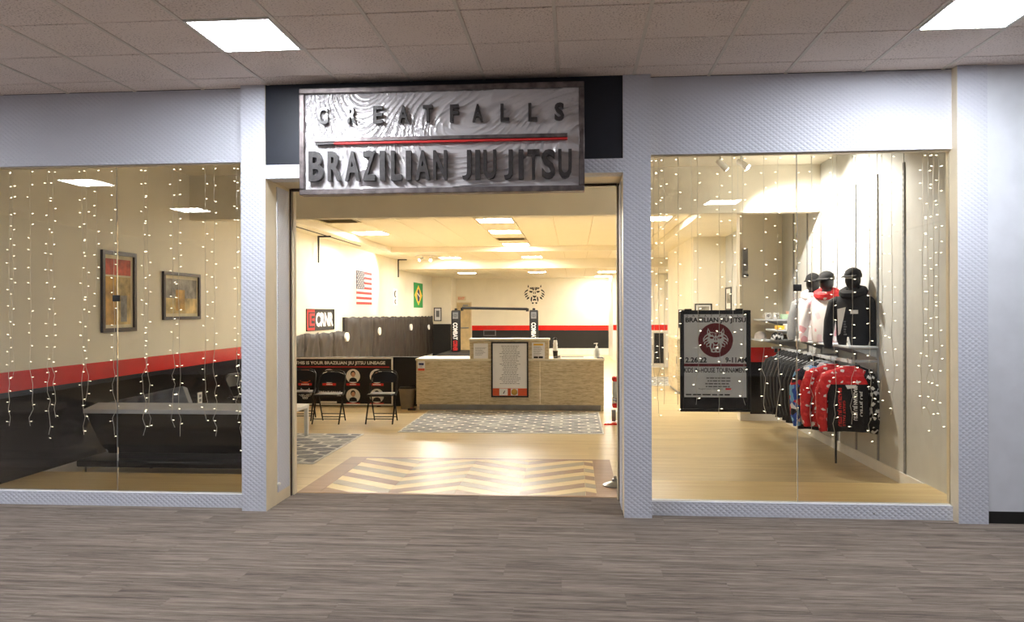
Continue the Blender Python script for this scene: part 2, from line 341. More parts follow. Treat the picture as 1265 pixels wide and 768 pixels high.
def light_panel(cx, cy, z, w, d, mat, label, group, hidden=False, deep=.03, name='ceiling_light'):
    t = thing(name, (cx, cy, z), label, 'ceiling light', group)
    f = .018; MB().box(-w/2, w/2, -d/2, -d/2 + f, -.006, deep).box(-w/2, w/2, d/2 - f, d/2, -.006, deep).box(-w/2, -w/2 + f, -d/2 + f, d/2 - f, -.006, deep).box(w/2 - f, w/2, -d/2 + f, d/2 - f, -.006, deep).build('frame', 'white', t, False)
    MB().box(-w/2 + f, w/2 - f, -d/2 + f, d/2 - f, -.001, .012).build('diffuser', mat, t, False); return t
for i, (a, b) in enumerate(MPAN):
    light_panel(a, b, CEIL, PX - .024, PYT - .01, 'panel_mall', {0: 'square white light panel in the mall ceiling ahead of the sofa window and sign', 1: 'square white light panel in the mall ceiling ahead of the clothes window'}.get(i, 'square white light panel further along the mall ceiling, away from the shop sign'), 'light panels in the mall ceiling', name='ceiling_light' if i < 2 else 'ceiling_light_offscreen')
# enclosing mall walls (behind the camera and to the sides)
struct('wall_mall_rear', B(MX0, MX1, MFAR - .1, MFAR, 0, CEIL + .1), 'mallwhite'); struct('wall_mall_left', B(MX0 - .1, MX0, MFAR, WY, 0, CEIL + .1), 'mallwhite'); struct('wall_mall_right', B(MX1, MX1 + .1, MFAR, WY, 0, CEIL + .1), 'mallwhite')
struct('wall_front_far', B(MX0, XL, WY - .02, WY + .2, 0, CEIL + .02), 'emboss2')
# storefront
wl = struct('wall_front', B(3.185, MX1, 6.235, 6.5, .094, CEIL + .02), 'mallwhite')
struct('baseboard_front', B(3.19, MX1, 6.232, 6.5, 0, .094), 'blackm')
PIL = [(-2.765, -2.555), (.396, .616), (2.963, 3.185)]
for a, b in PIL:
    p = struct('pillar', B(a, b, PY, 6.4, 0, CEIL), ['emboss', 'creamtrim'])
    for poly_ in p.data.polygons:
        if abs(poly_.normal.x) > .9: poly_.material_index = 1
hz = 2.765
struct('trim_1', B(-2.555, .396, PY, 6.4, hz, 2.878), ['emboss'])
struct('trim_2', B(-2.555, .396, PY + .012, 6.4, 2.878, CEIL), 'navy')
hp = struct('wall_front_header', B(XL, -2.765, WY, 6.4, 2.925, CEIL), 'emboss2'); struct('wall_front_header', B(.616, 2.963, WY, 6.4, 2.92, CEIL), 'emboss2')
s1 = struct('sill', B(XL, -2.765, WY, 6.4, 0, .112), 'emboss'); s2 = struct('sill', B(.616, 2.963, WY, 6.4, 0, .112), 'emboss')
b_ = at_y(1080, 636, WY - .002); MB().ell((b_.x, WY, .045), .008, .006, .008).build('screw_cap', 'steel', s2)
# entry jambs and soffit
for sx, xx in ((1, -2.555), (-1, .396)):
    j = struct('door_jamb', B(min(xx, xx - sx * .2), max(xx, xx - sx * .2), 6.4, 6.865, 0, CEIL), 'creamtrim')
    MB().box(min(xx, xx + sx * .006), max(xx, xx + sx * .006), 6.45, 6.72, .1 if sx > 0 else 0, hz - .03).build('pocket_panel', 'emboss2', j)
    MB().box(min(xx, xx + sx * .02), max(xx, xx + sx * .02), 6.8, 6.865, 0, hz).build('jamb_trim', 'creamtrim', j)
    MB().box(min(xx, xx + sx * .012), max(xx, xx + sx * .012), 6.755, 6.775, 0, hz).build('track_groove', 'darkwood', j)
c_ = at_x(343, 598, -2.55); MB().rbox(-2.552, -2.53, 6.43, 6.47, c_.z - .006, c_.z + .012, .003).build('latch', 'white', bpy.data.objects['door_jamb'])
so = struct('soffit', B(-2.555, .396, 6.4, 6.865, hz, CEIL), 'creamtrim')
MB().box(-2.535, .376, 6.74, 6.79, hz - .022, hz).build('door_track', 'darkwood', so)
# windows
def window(n, x0, x1, xm, z1, clipy):
    w = bpy.data.objects.new('window_%d' % n, None); COL.objects.link(w); w.location = ((x0 + x1) / 2, 6.345, .112); w['kind'] = 'structure'
    for a, b in ((x0, xm - .0025), (xm + .0025, x1)): B(a, b, 6.34, 6.352, .112, z1).build('pane', 'glass', w)
    B(xm - .0022, xm + .0022, 6.339, 6.353, .112, z1).build('seal', 'greyp', w)
    c = at_y(0, clipy, 6.33).z; MB().rbox(xm - .032, xm + .032, 6.325, 6.339, c - .027, c + .027, .003).build('glass_clip', 'blackm', w)
    B(x0, x1, 6.325, 6.37, z1 - .012, z1 + .002).build('head_channel', 'creamtrim', w); B(x0, x1, 6.325, 6.37, .108, .118).build('sill_channel', 'white', w)
window(1, XL, -2.765, -3.93, 2.925, 369); window(2, .616, 2.963, 1.787, 2.92, 361)
# shop floor and platforms
sf = struct('floor', MB().box(XL - .3, XR + .3, 6.865, 29.2, -.05, 0), 'floorwood')
struct('display_platform', B(XL, -2.765, 6.4, 7.1, 0, .112), 'platform'); struct('display_platform', B(.616, XR, 6.4, 7.1, 0, .112), 'platform')
# chevron inlay
IX0, IX1, IY0, IY1 = -2.535, .39, 6.868, 8.6; bl, br, bf, bb = .2, .19, .05, .07
for q in ([(IX0, IY0), (IX1, IY0), (IX1 - .0, IY0 + bf), (IX0, IY0 + bf)], [(IX0, IY1 - bb), (IX1, IY1 - bb), (IX1, IY1), (IX0, IY1)], [(IX0, IY0 + bf), (IX0 + bl, IY0 + bf), (IX0 + bl, IY1 - bb), (IX0, IY1 - bb)], [(IX1 - br, IY0 + bf), (IX1, IY0 + bf), (IX1, IY1 - bb), (IX1 - br, IY1 - bb)]):
    MB().prism(q, 'z', 0, .0035).build('inlay_border', 'inlay_brown', sf)
def clip(pts, lo, hi):
    for sgn, lim in ((1, lo), (-1, hi)):
        out = []
        for i in range(len(pts)):
            p, q = pts[i], pts[(i + 1) % len(pts)]; dp, dq = sgn * (p[1] - lim), sgn * (q[1] - lim)
            if dp >= 0: out.append(p)
            if dp * dq < 0: t = dp / (dp - dq); out.append((p[0] + (q[0] - p[0]) * t, p[1] + (q[1] - p[1]) * t))
        pts = out
        if len(pts) < 3: return []
    return pts
ix0, ix1, iy0, iy1 = IX0 + bl, IX1 - br, IY0 + bf, IY1 - bb
bw = .172; slope = .62; xv = [ix0, -1.70, -1.09, -.50, .10, ix1]
dirs = [-1, 1, -1, 1, -1]
yk = 0.0; off_y = [0]
for k in range(5): off_y.append(off_y[-1] + dirs[k] * (xv[k + 1] - xv[k]) * 1.0 * slope)
for k in range(5):
    for jn in range(-6, 26):
        a = iy0 + jn * bw; g = .002
        pts = [(xv[k] + g, a + off_y[k] + g), (xv[k + 1] - g, a + off_y[k + 1] + g), (xv[k + 1] - g, a + off_y[k + 1] + bw - g), (xv[k] + g, a + off_y[k] + bw - g)]
        pts = clip(pts, iy0 + g, iy1 - g)
        if len(pts) < 3 or max(p[1] for p in pts) - min(p[1] for p in pts) < .012: continue
        cidx = (jn + (2 if k % 2 else 0)) % 4
        MB().prism(pts, 'z', 0, .003).build('inlay_plank', ['inlay_brown', 'inlay_cream', 'inlay_grey', 'inlay_cream'][cidx], sf)
# shop walls
S = .004
wL = struct('wall_left', B(XL - .12, XL, 6.4, 29.1, 0, 3.62), 'cream')
B(XL, XL + S, 6.4, 13.25, .112, .93).build('lower_panel', 'black', wL); B(XL, XL + S + .001, 6.4, 13.25, .93, 1.115).build('stripe', 'red', wL)
struct('baseboard_left', MB().box(XL, XL + .015, 7.1, 13.25, 0, .112).box(XL, XL + .012, 13.35, 27.8, 0, .112), 'white')
wB = struct('wall_back', B(XL, 1.3, 29, 29.12, 0, 3.6), 'cream')
B(-3.862, 1.29, 29 - S, 29, .25, .93).build('lower_panel', 'blackm', wB); B(-3.862, 1.29, 29 - S - .001, 29, .93, 1.11).build('stripe', 'red', wB)
struct('baseboard_back', B(-3.862, 1.29, 28.98, 29, 0, .25), 'white')
wc = struct('wall_corner', B(XL, -4.47, 27.8, 29, 0, 3.2), 'cream'); B(XL, -4.468, 27.79, 27.8, 0, 1.19).build('lower_panel', 'blackm', wc)
struct('wall_right', MB().box(XR, XR + .12, 6.42, 26.1, 0, 3.62), 'merch')
struct('baseboard_right', B(XR - .015, XR, 7.1, 11.8, 0, .11), 'white')
pr_ = struct('wall_pier', B(2.485, XR, 11.8, 12.0, 0, 3.4), 'cream')
B(2.63, XR, 11.8 - S, 11.8, .1, .88).build('lower_panel', 'black', pr_); B(2.63, XR, 11.8 - S - .001, 11.8, .88, 1.1).build('stripe', 'red', pr_); B(2.485, XR, 11.785, 11.8, 0, .1).build('baseboard', 'white', pr_)
B(2.485, 2.63, 11.79, 11.8, .1, 3.17).build('corner_strip', 'cream', pr_)
struct('wall_block', B(2.45, XR, 16.1, 20.3, 0, 3.2), 'cream')
we = struct('wall_end', B(1.3, XR, 26, 26.12, 0, 3.2), 'cream'); B(1.31, XR, 25.995, 26, 1.0, 1.18).build('stripe', 'red', we)
struct('wall_side', B(1.3, 1.42, 26.12, 29, 0, 3.2), 'white')
lw = struct('partition', B(XL, -2.62, 13.25, 13.35, 0, .86), 'blackm')
# shop ceilings and beams
struct('ceiling_bay', B(XL, XR, 6.4, 10.0, 3.5, 3.6), 'cream')
struct('beam', B(XL, XR, 10.0, 10.16, 2.9, 3.6), 'cream')
ZC1, ZS, ZC3 = 3.3, 3.17, 2.9; CX0, CX1, CY1 = -4.67, 2.0, 19.4
struct('soffit', MB().box(XL, CX0, 10.16, 22.3, ZS, 3.6).box(CX1, XR, 10.16, 22.3, ZS, 3.6), 'cream')
struct('soffit', MB().box(CX0, CX1, CY1, 19.65, ZS, 3.6), 'cream')
c1 = struct('ceiling_shop', MB().box(CX0, CX1, 10.16, 22.3, ZC1 + .02, 3.6), 'sbar')
gxs = [-1.07 + .705 * k for k in range(-6, 6)]; P1 = .705
L1 = [(-4.24, 15.85), (-1.42, 13.9), (-1.42, 15.9), (-1.42, 18.95), (1.40, 13.9)]; V1 = [(-1.42, 17.5), (-4.24, 13.65)]
def cells(x0, x1, y0, y1, z, parent, skip, gx_, step):
    gx2 = sorted(set([x0] + [g for g in gx_ if x0 + .02 < g < x1 - .02] + [x1])); proto = {}
    for a, b in zip(gx2, gx2[1:]):
        y = y0
        while y < y1 - .01:
            e = min(y + step, y1); segs = [(y, e)]
            for (sx, sy, sw, sd) in skip:
                if a < sx < b:
                    ns = []
                    for (p, q) in segs:
                        lo, hi = sy - sd / 2, sy + sd / 2
                        if hi <= p or lo >= q: ns.append((p, q))
                        else:
                            if lo - p > .02: ns.append((p, lo))
                            if q - hi > .02: ns.append((hi, q))
                    segs = ns
            for p, q in segs:
                k = (round(b - a, 3), round(q - p, 3))
                if k not in proto: o = MB().box(-k[0] / 2 + .006, k[0] / 2 - .006, -k[1] / 2 + .001, k[1] / 2 - .001, 0, .02).build('ceiling_tile', 'stile', parent, False); proto[k] = o
                else: o = proto[k].copy(); COL.objects.link(o)
                o.location = Vector(((a + b) / 2, (p + q) / 2, z)) - parent.location
            y = e
cells(CX0, CX1, 10.16, CY1, ZC1, c1, [(a, b, 0, .66) for a, b in L1] + [(a, b, 0, .62) for a, b in V1], gxs, 1.41)
LB1 = ['flat light panel in the recessed ceiling nearest the flag wall', 'first light panel from the entrance in the row over the counter', 'light panel over the counter just before the slatted vent', 'light panel over the counter just beyond the slatted vent', 'light panel near the right-side soffit before the wall block']
LB1[4] = 'light panel by the plain soffit near the entrance beam'
for (a, b), lb in zip(L1, LB1): light_panel(a, b, ZC1, .66, .64, 'panel_shop', lb, 'light panels above the counter')
def vent(x, y, z, w, d, label):
    t = thing('ceiling_vent', (x, y, z), label, 'vent')
    MB().box(-w/2, w/2, -d/2, d/2, .004, .02).build('backing', 'ventd', t, False)
    for k in range(7):
        yy = -d/2 + d * (k + .5) / 7; MB().add([(-w/2, yy - .03, -.004), (w/2, yy - .03, -.004), (w/2, yy + .02, .006), (-w/2, yy + .02, .006), (-w/2, yy - .028, 0), (w/2, yy - .028, 0), (w/2, yy + .022, .01), (-w/2, yy + .022, .01)], [(0, 1, 2, 3), (7, 6, 5, 4), (0, 4, 5, 1), (3, 2, 6, 7)]).build('louvre', 'vent', t, False)
    MB().box(-w/2, w/2, -d/2, -d/2 + .02, -.006, .02).box(-w/2, w/2, d/2 - .02, d/2, -.006, .02).box(-w/2, -w/2 + .02, -d/2, d/2, -.006, .02).box(w/2 - .02, w/2, -d/2, d/2, -.006, .02).build('frame', 'vent', t, False)
vent(-1.42, 17.5, ZC1, .66, .6, 'slatted air vent between two light panels over the counter'); vent(-4.24, 13.65, ZC1, .66, .6, 'slatted air vent near the soffit of the flag wall')
struct('beam', B(XL, XR, 22.3, 22.55, 2.9, 3.6), 'cream')
c2 = struct('ceiling_middle', B(CX0, CX1, 19.65, 22.3, ZS + .012, ZS + .1), 'sbar')
L2 = [(-3.5, 21.6), (-1.17, 21.55)]; gx3 = [-.86 + .61 * k for k in range(-8, 8)]
cells(CX0, CX1, 19.65, 22.3, ZS, c2, [(a, b, 0, .6) for a, b in L2], gx3, 1.33)
for a, b in L2: light_panel(a, b, ZS, .58, .58, 'panel_shop', 'square light panel in the ceiling strip between the two beams', 'light panels between the beams', deep=.02)
c3 = struct('ceiling_rear', B(XL, XR, 22.55, 29, ZC3 + .012, ZC3 + .1), 'sbar')
L3 = [(-3.46, 24.8), (-1.17, 24.6), (1.05, 24.8), (1.05, 28.0)]
cells(XL, XR, 22.55, 29, ZC3, c3, [(a, b, 0, .6) for a, b in L3], gx3, 1.62)
for a, b in L3: light_panel(a, b, ZC3, .58, .58, 'panel_shop', 'square light panel over the training mats by the tiger wall', 'light panels by the tiger wall', deep=.02)
#PART2
# ------------------------------------------------------------------ sign over the entrance
SY = 6.1; sx0, sx1, sz0, sz1 = -2.222, .088, 2.605, 3.47
sg = thing('shop_sign', ((sx0 + sx1) / 2, 6.15, sz0), 'wide metal shop sign wrapped in crinkled clear film over the entrance', 'sign')
B(sx0 + .03, sx1 - .03, SY + .03, 6.215, sz0 + .03, sz1 - .03).build('sign_box', 'alu', sg)
fw = .045
for a, b, c, d in ((sx0, sx1, sz1 - fw, sz1), (sx0, sx1, sz0, sz0 + fw), (sx0, sx0 + fw, sz0 + fw, sz1 - fw), (sx1 - fw, sx1, sz0 + fw, sz1 - fw)):
    MB().rbox(a, b, SY - .012, 6.2, c, d, .006, 1).build('frame_bar', 'alu', sg)
nx, nz = 260, 100; V = []; F = []
fx0, fx1, fz0, fz1 = sx0 + fw, sx1 - fw, sz0 + fw, sz1 - fw
for j in range(nz + 1):
    for i in range(nx + 1):
        x = fx0 + (fx1 - fx0) * i / nx; zz = fz0 + (fz1 - fz0) * j / nz; p = Vector((x, zz, 0))
        wv = noise.noise(p * .9) * 1.2; u = (x - fx0) / (fx1 - fx0); h = 0
        ang = .55 + wv + (u - .3) * .5
        for (fq, am, dl) in ((34, .0016, 0), (57, .0009, .3), (19, .0022, -.25)):
            a = ang + dl; c = x * math.sin(a) * .6 + zz * math.cos(a); q = math.sin(c * fq + 1.6 * noise.noise(p * 1.5 + Vector((dl * 9, 0, 1))))
            h += am * (1 - abs(q)) ** 2.2 * (.35 + 1.1 * max(0, noise.noise(p * 2.1 + Vector((fq, 0, 0))) + .45))
        V.append((x, SY + .024 - h * 6.0, zz))
for j in range(nz):
    for i in range(nx): F.append((j * (nx + 1) + i, j * (nx + 1) + i + 1, (j + 1) * (nx + 1) + i + 1, (j + 1) * (nx + 1) + i))
MB().add(V, F, 0, True).build('film', 'film', sg)['label'] = 'crinkled silvery clear film'
fs_ = fr_y(SY + .012)
def letter(ch, px, pt, pb, wpx, dep, mat='letter', bold=.03):
    a = at_y(px - wpx / 2, pt, SY - .03); b = at_y(px + wpx / 2, pb, SY - .03)
    MB_ = MB(); text(MB_, ch, fs_, a.x, b.x, b.z, a.z, dep, bold=bold); return MB_.build('letter', mat, sg)
for ch, px, w in zip('GREATFALLS', (398, 434.2, 466.4, 497.7, 528, 561, 589.8, 623.6, 658, 691), (13, 11, 12, 13, 12, 11, 13, 11, 11, 12)):
    k = (px - 398) / 293; letter(ch, px, 131.7 - 5.5 * k, 152.8 - 5 * k, w, .035, bold=.03)
for ch, px, w in zip('BRAZILIANJIUJITSU', (390, 413, 435, 455.5, 472.3, 489.5, 504.5, 522, 543.5, 576.5, 590, 605, 628, 643.5, 659, 677.7, 698), (18, 17, 18, 16, 6.5, 13, 6.5, 18, 17, 11, 6, 16, 11, 6, 15, 17, 17)):
    k = (px - 390) / 308; letter(ch, px, 187 - 3 * k, 223.5 - 3.5 * k, w, .045, bold=.03 if ch != 'J' else .015)
a = at_y(391, 176, SY); b = at_y(701, 173.5, SY); zc = 3.0
zc = (a.z + b.z) / 2
B(a.x, b.x, SY - .02, SY + .012, zc - .008, zc + .008).build('red_rule', 'redm', sg); B(a.x, a.x + .15, SY - .022, SY + .012, zc - .009, zc + .009).build('rule_end', 'letter', sg)
B(a.x - .01, b.x, SY - .03, SY + .012, zc + .012, zc + .04).build('rule_shelf', 'alu', sg)

# ------------------------------------------------------------------ rugs
def hexes(mb, x0, x1, y0, y1, w, h, gap, skew=.25, z=.0075):
    rows = int((y1 - y0) / (h * .75)) + 2
    for r in range(-1, rows):
        n = int((x1 - x0) / w) + 2
        for k in range(-1, n):
            cx = x0 + (k + .5 * (r % 2)) * w + w / 2; cy = y0 + r * h * .75 + h / 2; pts = []
            for dx, dy in ((-.5, -.25), (0, -.5), (.5, -.25), (.5, .25), (0, .5), (-.5, .25)):
                pts.append((cx + dx * (w - gap), cy + dy * (h - gap)))
            pts = clip(pts, y0, y1)
            if len(pts) < 3: continue
            pts = [(p[1], p[0]) for p in clip([(p[1], p[0]) for p in pts], x0, x1)]
            if len(pts) < 3: continue
            mb.add([(p[0], p[1], z) for p in pts], [list(range(len(pts)))], random.choice((0, 0, 1)))
    return mb
r2 = thing('hexagon_rug', (-3.6, 9.2, 0), 'grey rug with white honeycomb lines beside the white table', 'rug')
MB().rbox(-4.4, -2.83, 8.16, 10.2, 0, .007, .003, 1).build('rug_base', 'rugw', r2); o = hexes(MB(), -4.37, -2.86, 8.19, 10.17, .34, .3, .045).build('honeycomb_pattern', ['rugg', 'rugg2'], r2)
r1 = thing('patterned_rug', (-1, 11.5, 0), 'large grey and white trellis rug in front of the counter', 'rug')
MB().rbox(-2.42, .4, 10.38, 12.66, 0, .007, .003, 1).build('rug_base', 'rugw', r1); hexes(MB(), -2.4, .38, 10.4, 12.64, .26, .2, .036).build('trellis_pattern', ['rugg', 'rugg2'], r1)

# ------------------------------------------------------------------ reception counter
CY = 12.75; ct = thing('reception_counter', (-1.08, 13.1, 0), 'long beige wavy-textured reception counter with raised middle section', 'counter')
cuts = [-2.646, -1.578, -.565, .489]
for i, (a, b) in enumerate(zip(cuts, cuts[1:])):
    MB().box(a + .002, b - .002, CY, CY + .03, .1, .83).build('front_panel', 'lam', ct)
MB().box(-2.6, .44, CY + .05, CY + .09, 0, .1).build('kick_plate', 'steel', ct)
MB().box(-2.64, -2.6, CY + .03, CY + .7, 0, .83).build('side_panel', 'lam', ct); MB().box(.45, .485, CY + .03, CY + .7, 0, .83).build('side_panel', 'lam', ct)
MB().rbox(-2.655, .5, CY - .02, CY + .72, .83, .865, .005, 1).build('counter_top', 'lamtop', ct)
MB().box(-1.735, -.42, CY, CY + .05, .865, 1.165).build('raised_front', 'lam', ct); MB().rbox(-1.75, -.405, CY - .015, CY + .3, 1.165, 1.2, .005, 1).build('raised_top', 'lamtop', ct)
for x in (-1.735, -.46): MB().box(x, x + .04, CY + .05, CY + .28, .865, 1.165).build('raised_side', 'lam', ct)
# framed sheet
def framed(name, label, cat, fr, u0, u1, v0, v1, fwid, mats, dep=.02, group=None):
    c = fr((u0 + u1) / 2, v0, 0); t = thing(name, c, label, cat, group)
    for a, b, p, q in ((u0, u1, v0, v0 + fwid), (u0, u1, v1 - fwid, v1), (u0, u0 + fwid, v0 + fwid, v1 - fwid), (u1 - fwid, u1, v0 + fwid, v1 - fwid)):
        mb = MB(); poly(mb, fr, [(a, p), (b, p), (b, q), (a, q)], dep, 0); mb.build('frame_bar', mats[0], t)
    mb = MB(); rect(mb, fr, u0 + fwid, u1 - fwid, v0 + fwid, v1 - fwid, .004); mb.build('sheet', mats[1], t); return t
F0 = fr_y(CY - .0215)
t = framed('framed_notice', 'black-framed document with orange footer on the front of the counter', 'notice', F0, -1.374, -.755, .226, 1.146, .025, ['matt', 'paper'])
mb = MB(); lines(mb, F0, -1.24, -.89, .44, 1.09, 26, 0, .006, .3, True); mb.build('print_lines', 'greyp', t)
mb = MB(); rect(mb, F0, -1.349, -.78, .252, .375, .0065, 0); mb.build('footer_band', 'orange', t); mb = MB(); rect(mb, F0, -1.24, -1.1, .258, .37, .0085, 0); rect(mb, F0, -1.05, -.93, .258, .37, .0085); mb.build('logo_square', 'paper', t)
mb = MB(); disc(mb, F0, -.99, .314, .052, lift=.011); mb.build('round_seal', 'artD', t); mb = MB(); poly(mb, F0, [(-1.18, .29), (-1.15, .34), (-1.145, .33), (-1.165, .285)], .0105); mb.build('small_mark', 'blackp', t)
F0 = fr_y(CY - .001)
def paper(u0, u1, v0, v1, label, extra, Y=None):
    f = F0; o = thing('paper_notice', f((u0 + u1) / 2, v0, 0), label, 'notice'); mb = MB(); rect(mb, f, u0, u1, v0, v1, .002); mb.build('sheet', 'paper', o)
    mb = MB(); lines(mb, f, u0 + .03, u1 - .03, v0 + .05, v1 - .06, 7, 0, .004, .3); mb.build('print_lines', 'greyp', o)
    if extra: extra(o, f)
def ex1(o, f):
    mb = MB(); rect(mb, f, -.67, -.51, 1.085, 1.115, .004); mb.build('title_band', 'yellow', o); mb = MB(); rect(mb, f, -.668, -.595, .873, .905, .004); rect(mb, f, -.585, -.515, .873, .905, .004); mb.build('black_tabs', 'blackp', o)
paper(-1.673, -1.43, .867, 1.119, 'plain white printed sheet on the raised part of the counter', None)
paper(-.698, -.484, .867, 1.133, 'white notice with yellow heading and black tabs on the raised counter', ex1)
def ex2(o, f):
    mb = MB(); rect(mb, f, -2.615, -2.5, .66, .7, .004); mb.build('orange_band', 'orange', o); mb = MB(); rect(mb, f, -2.6, -2.515, .755, .79, .004); mb.build('blue_band', 'blue', o)
paper(-2.619, -2.496, .658, .82, 'small white sticker with orange band at the counter end', ex2)
# things on the counter
tp = .866
c = at_y(686, 430, 13.0); t = thing('shaker_bottle', (c.x, 13.0, tp), 'tall black and white tumbler on the counter', 'bottle')
MB().lathe((0, 0, 0), [(.035, 0), (.042, .1), (.044, .12)], 14).build('cup', 'blackp', t, False); MB().lathe((0, 0, .12), [(.04, 0), (.036, .03), (.04, .06), (.034, .09), (.038, .12), (.03, .17), (.012, .2)], 14).build('white_spiral', 'whitep', t, False); MB().lathe((0, 0, .3), [(.026, 0), (.03, .03), (.012, .05)], 12).build('lid', 'blackp', t, False)
c = at_y(737, 430, 13.0); t = thing('sanitizer_bottle', (c.x, 13.0, tp), 'clear pump bottle of hand sanitizer on the counter', 'bottle')
MB().lathe((0, 0, 0), [(.045, 0), (.05, .02), (.05, .12), (.03, .16), (.018, .175)], 14).build('body', 'clear', t, False); MB().lathe((0, 0, .175), [(.02, 0), (.02, .02), (.008, .022), (.008, .06), (.02, .062), (.02, .075)], 10).build('pump', 'whitep', t, False); MB().tube([(0, 0, .242), (-.045, -.01, .24)], .007, 6).build('nozzle', 'whitep', t, False)
c = at_y(741, 439, 12.9); t = thing('card_reader', (c.x, 12.9, tp), 'small grey card reader beside the sanitizer bottle', 'card reader'); MB().rbox(-.05, .05, -.07, .07, 0, .018, .005).build('body', 'greyp', t, False); MB().box(-.04, .04, 0, .06, .0178, .0195).build('screen', 'blackp', t, False)
t = thing('ballpoint_pen', (.44, 12.86, tp), 'dark pen lying on the counter by the card reader', 'pen'); MB().tube([(-.03, .06, .008), (.05, -.06, .008)], .007, 8).build('barrel', 'blackp', t, False); MB().tube([(.05, -.06, .008), (.06, -.075, .008)], [.006, .002], 8).build('tip', 'steel', t, False)
t = thing('desk_pad', (0, 13.2, tp), 'flat brown desk pad lying on the counter', 'desk pad'); MB().rbox(-.22, .16, -.1, .12, 0, .008, .003, 1).build('pad', 'darkwood', t, False); MB().box(-.2, .14, -.08, .1, .0075, .0095).build('sheet', 'artC', t, False)
t = thing('stapler', (-.28, 12.88, tp), 'small black stapler beside the tumbler', 'stapler'); MB().rbox(-.06, .06, -.018, .018, 0, .012, .004).build('base', 'blackp', t, False); MB().add([(-.06, -.016, .014), (.06, -.016, .02), (.06, .016, .02), (-.06, .016, .014), (-.06, -.014, .03), (.05, -.014, .045), (.05, .014, .045), (-.06, .014, .03)], [(3, 2, 1, 0), (4, 5, 6, 7), (0, 1, 5, 4), (1, 2, 6, 5), (2, 3, 7, 6), (3, 0, 4, 7)]).build('arm', 'greyp', t, False)
# trash can
t = thing('trash_can', (-2.83, 12.9, 0), 'taupe plastic trash can with black liner beside the counter', 'trash can')
def rr(w, d, z, n=20): return [(w * math.copysign(abs(math.cos(2 * math.pi * k / n)) ** .5, math.cos(2 * math.pi * k / n)), d * math.copysign(abs(math.sin(2 * math.pi * k / n)) ** .5, math.sin(2 * math.pi * k / n)), z) for k in range(n)]
MB().loft([rr(.1, .085, 0), rr(.13, .11, .32)]).build('bin_body', 'bin', t, False); MB().loft([rr(.137, .117, .31), rr(.137, .117, .345), rr(.12, .1, .35), rr(.118, .098, .335)]).build('rim', 'bin', t, False); MB().loft([rr(.132, .112, .346), rr(.125, .1, .375), rr(.1, .08, .37)]).build('liner', 'blackp', t, False)
tr_ = thing('power_strip', (-2.68, 12.72, 0), 'black power strip on the floor beside the trash can', 'power strip'); MB().rbox(-.1, .03, -.03, .03, 0, .035, .006).build('body', 'blackp', tr_, False); MB().rbox(-.06, -.03, -.01, .01, .034, .04, .002, 1).build('switch', 'red', tr_, False)

# ------------------------------------------------------------------ folding chairs
def make_chair(label, group):
    t = thing('folding_chair', (0, 0, 0), label, 'chair', group); w = .2
    for s in (-1, 1):
        MB().tube([(s * w, -.2, 0), (s * w, .0, .38), (s * (w - .005), .16, .68), (s * (w - .04), .185, .74), (s * .1, .19, .76)], .0115, 8).build('leg', 'chair', t, False)
        MB().tube([(s * (w - .025), .22, 0), (s * (w - .025), .05, .34), (s * (w - .02), .0, .42)], .0105, 8).build('leg', 'chair', t, False)
        MB().tube([(s * (w + .004), -.02, .4), (s * (w + .004), .1, .47)], .012, 6).build('hinge', 'chair', t, False)
    MB().tube([(-.1, .19, .76), (.1, .19, .76)], .0115, 8).build('top_rail', 'chair', t, False)
    mb = MB(); rings = []
    for i in range(9):
        x = -.185 + .37 * i / 8; yy = .13 + .03 * (1 - (x / .185) ** 2); zt = .745 - .05 * abs(x / .185) ** 3
        rings.append([(x, yy + .0, .585), (x, yy + .016, .585), (x, yy + .052, zt), (x, yy + .036, zt)])
    mb.loft(rings).build('backrest', 'chair', t, False)
    MB().rbox(-.185, .185, -.2, .16, .405, .44, .016, 3).build('seat', 'chair', t, False)
    MB().tube([(-w, -.16, .075), (w, -.16, .075)], .007, 6).build('stretcher', 'chair', t, False); MB().tube([(-w + .025, .19, .06), (w - .025, .19, .06)], .007, 6).build('stretcher', 'chair', t, False); MB().tube([(-w + .025, .165, .11), (w - .025, .165, .11)], .007, 6).build('stretcher', 'chair', t, False)
    return t
ch = make_chair('black steel folding chair next to the trash can, facing out from the lineage banner', 'folding chairs'); ch.location = (-2.86, 11.3, 0)
dup(ch, (-3.65, 11.25, 0), 'black steel folding chair in front of the words on the lineage banner'); dup(ch, (-4.2, 11.55, 0), 'black steel folding chair in front of the tiger head on the banner', rz=.1)
dup(ch, (-4.75, 10.75, 0), 'black steel folding chair behind the grey sofa against the striped wall', rz=1.35)
# white side table
t = thing('side_table', (-3.98, 9.75, 0), 'white low side table at the edge of the honeycomb rug', 'table'); MB().rbox(-.45, .45, -.28, .28, .38, .43, .006, 1).build('table_top', 'white', t, False)
for x in (-.42, .42):
    for y in (-.25, .25): MB().rbox(x - .025, x + .025, y - .025, y + .025, .0075, .38, .004, 1).build('leg', 'white', t, False)

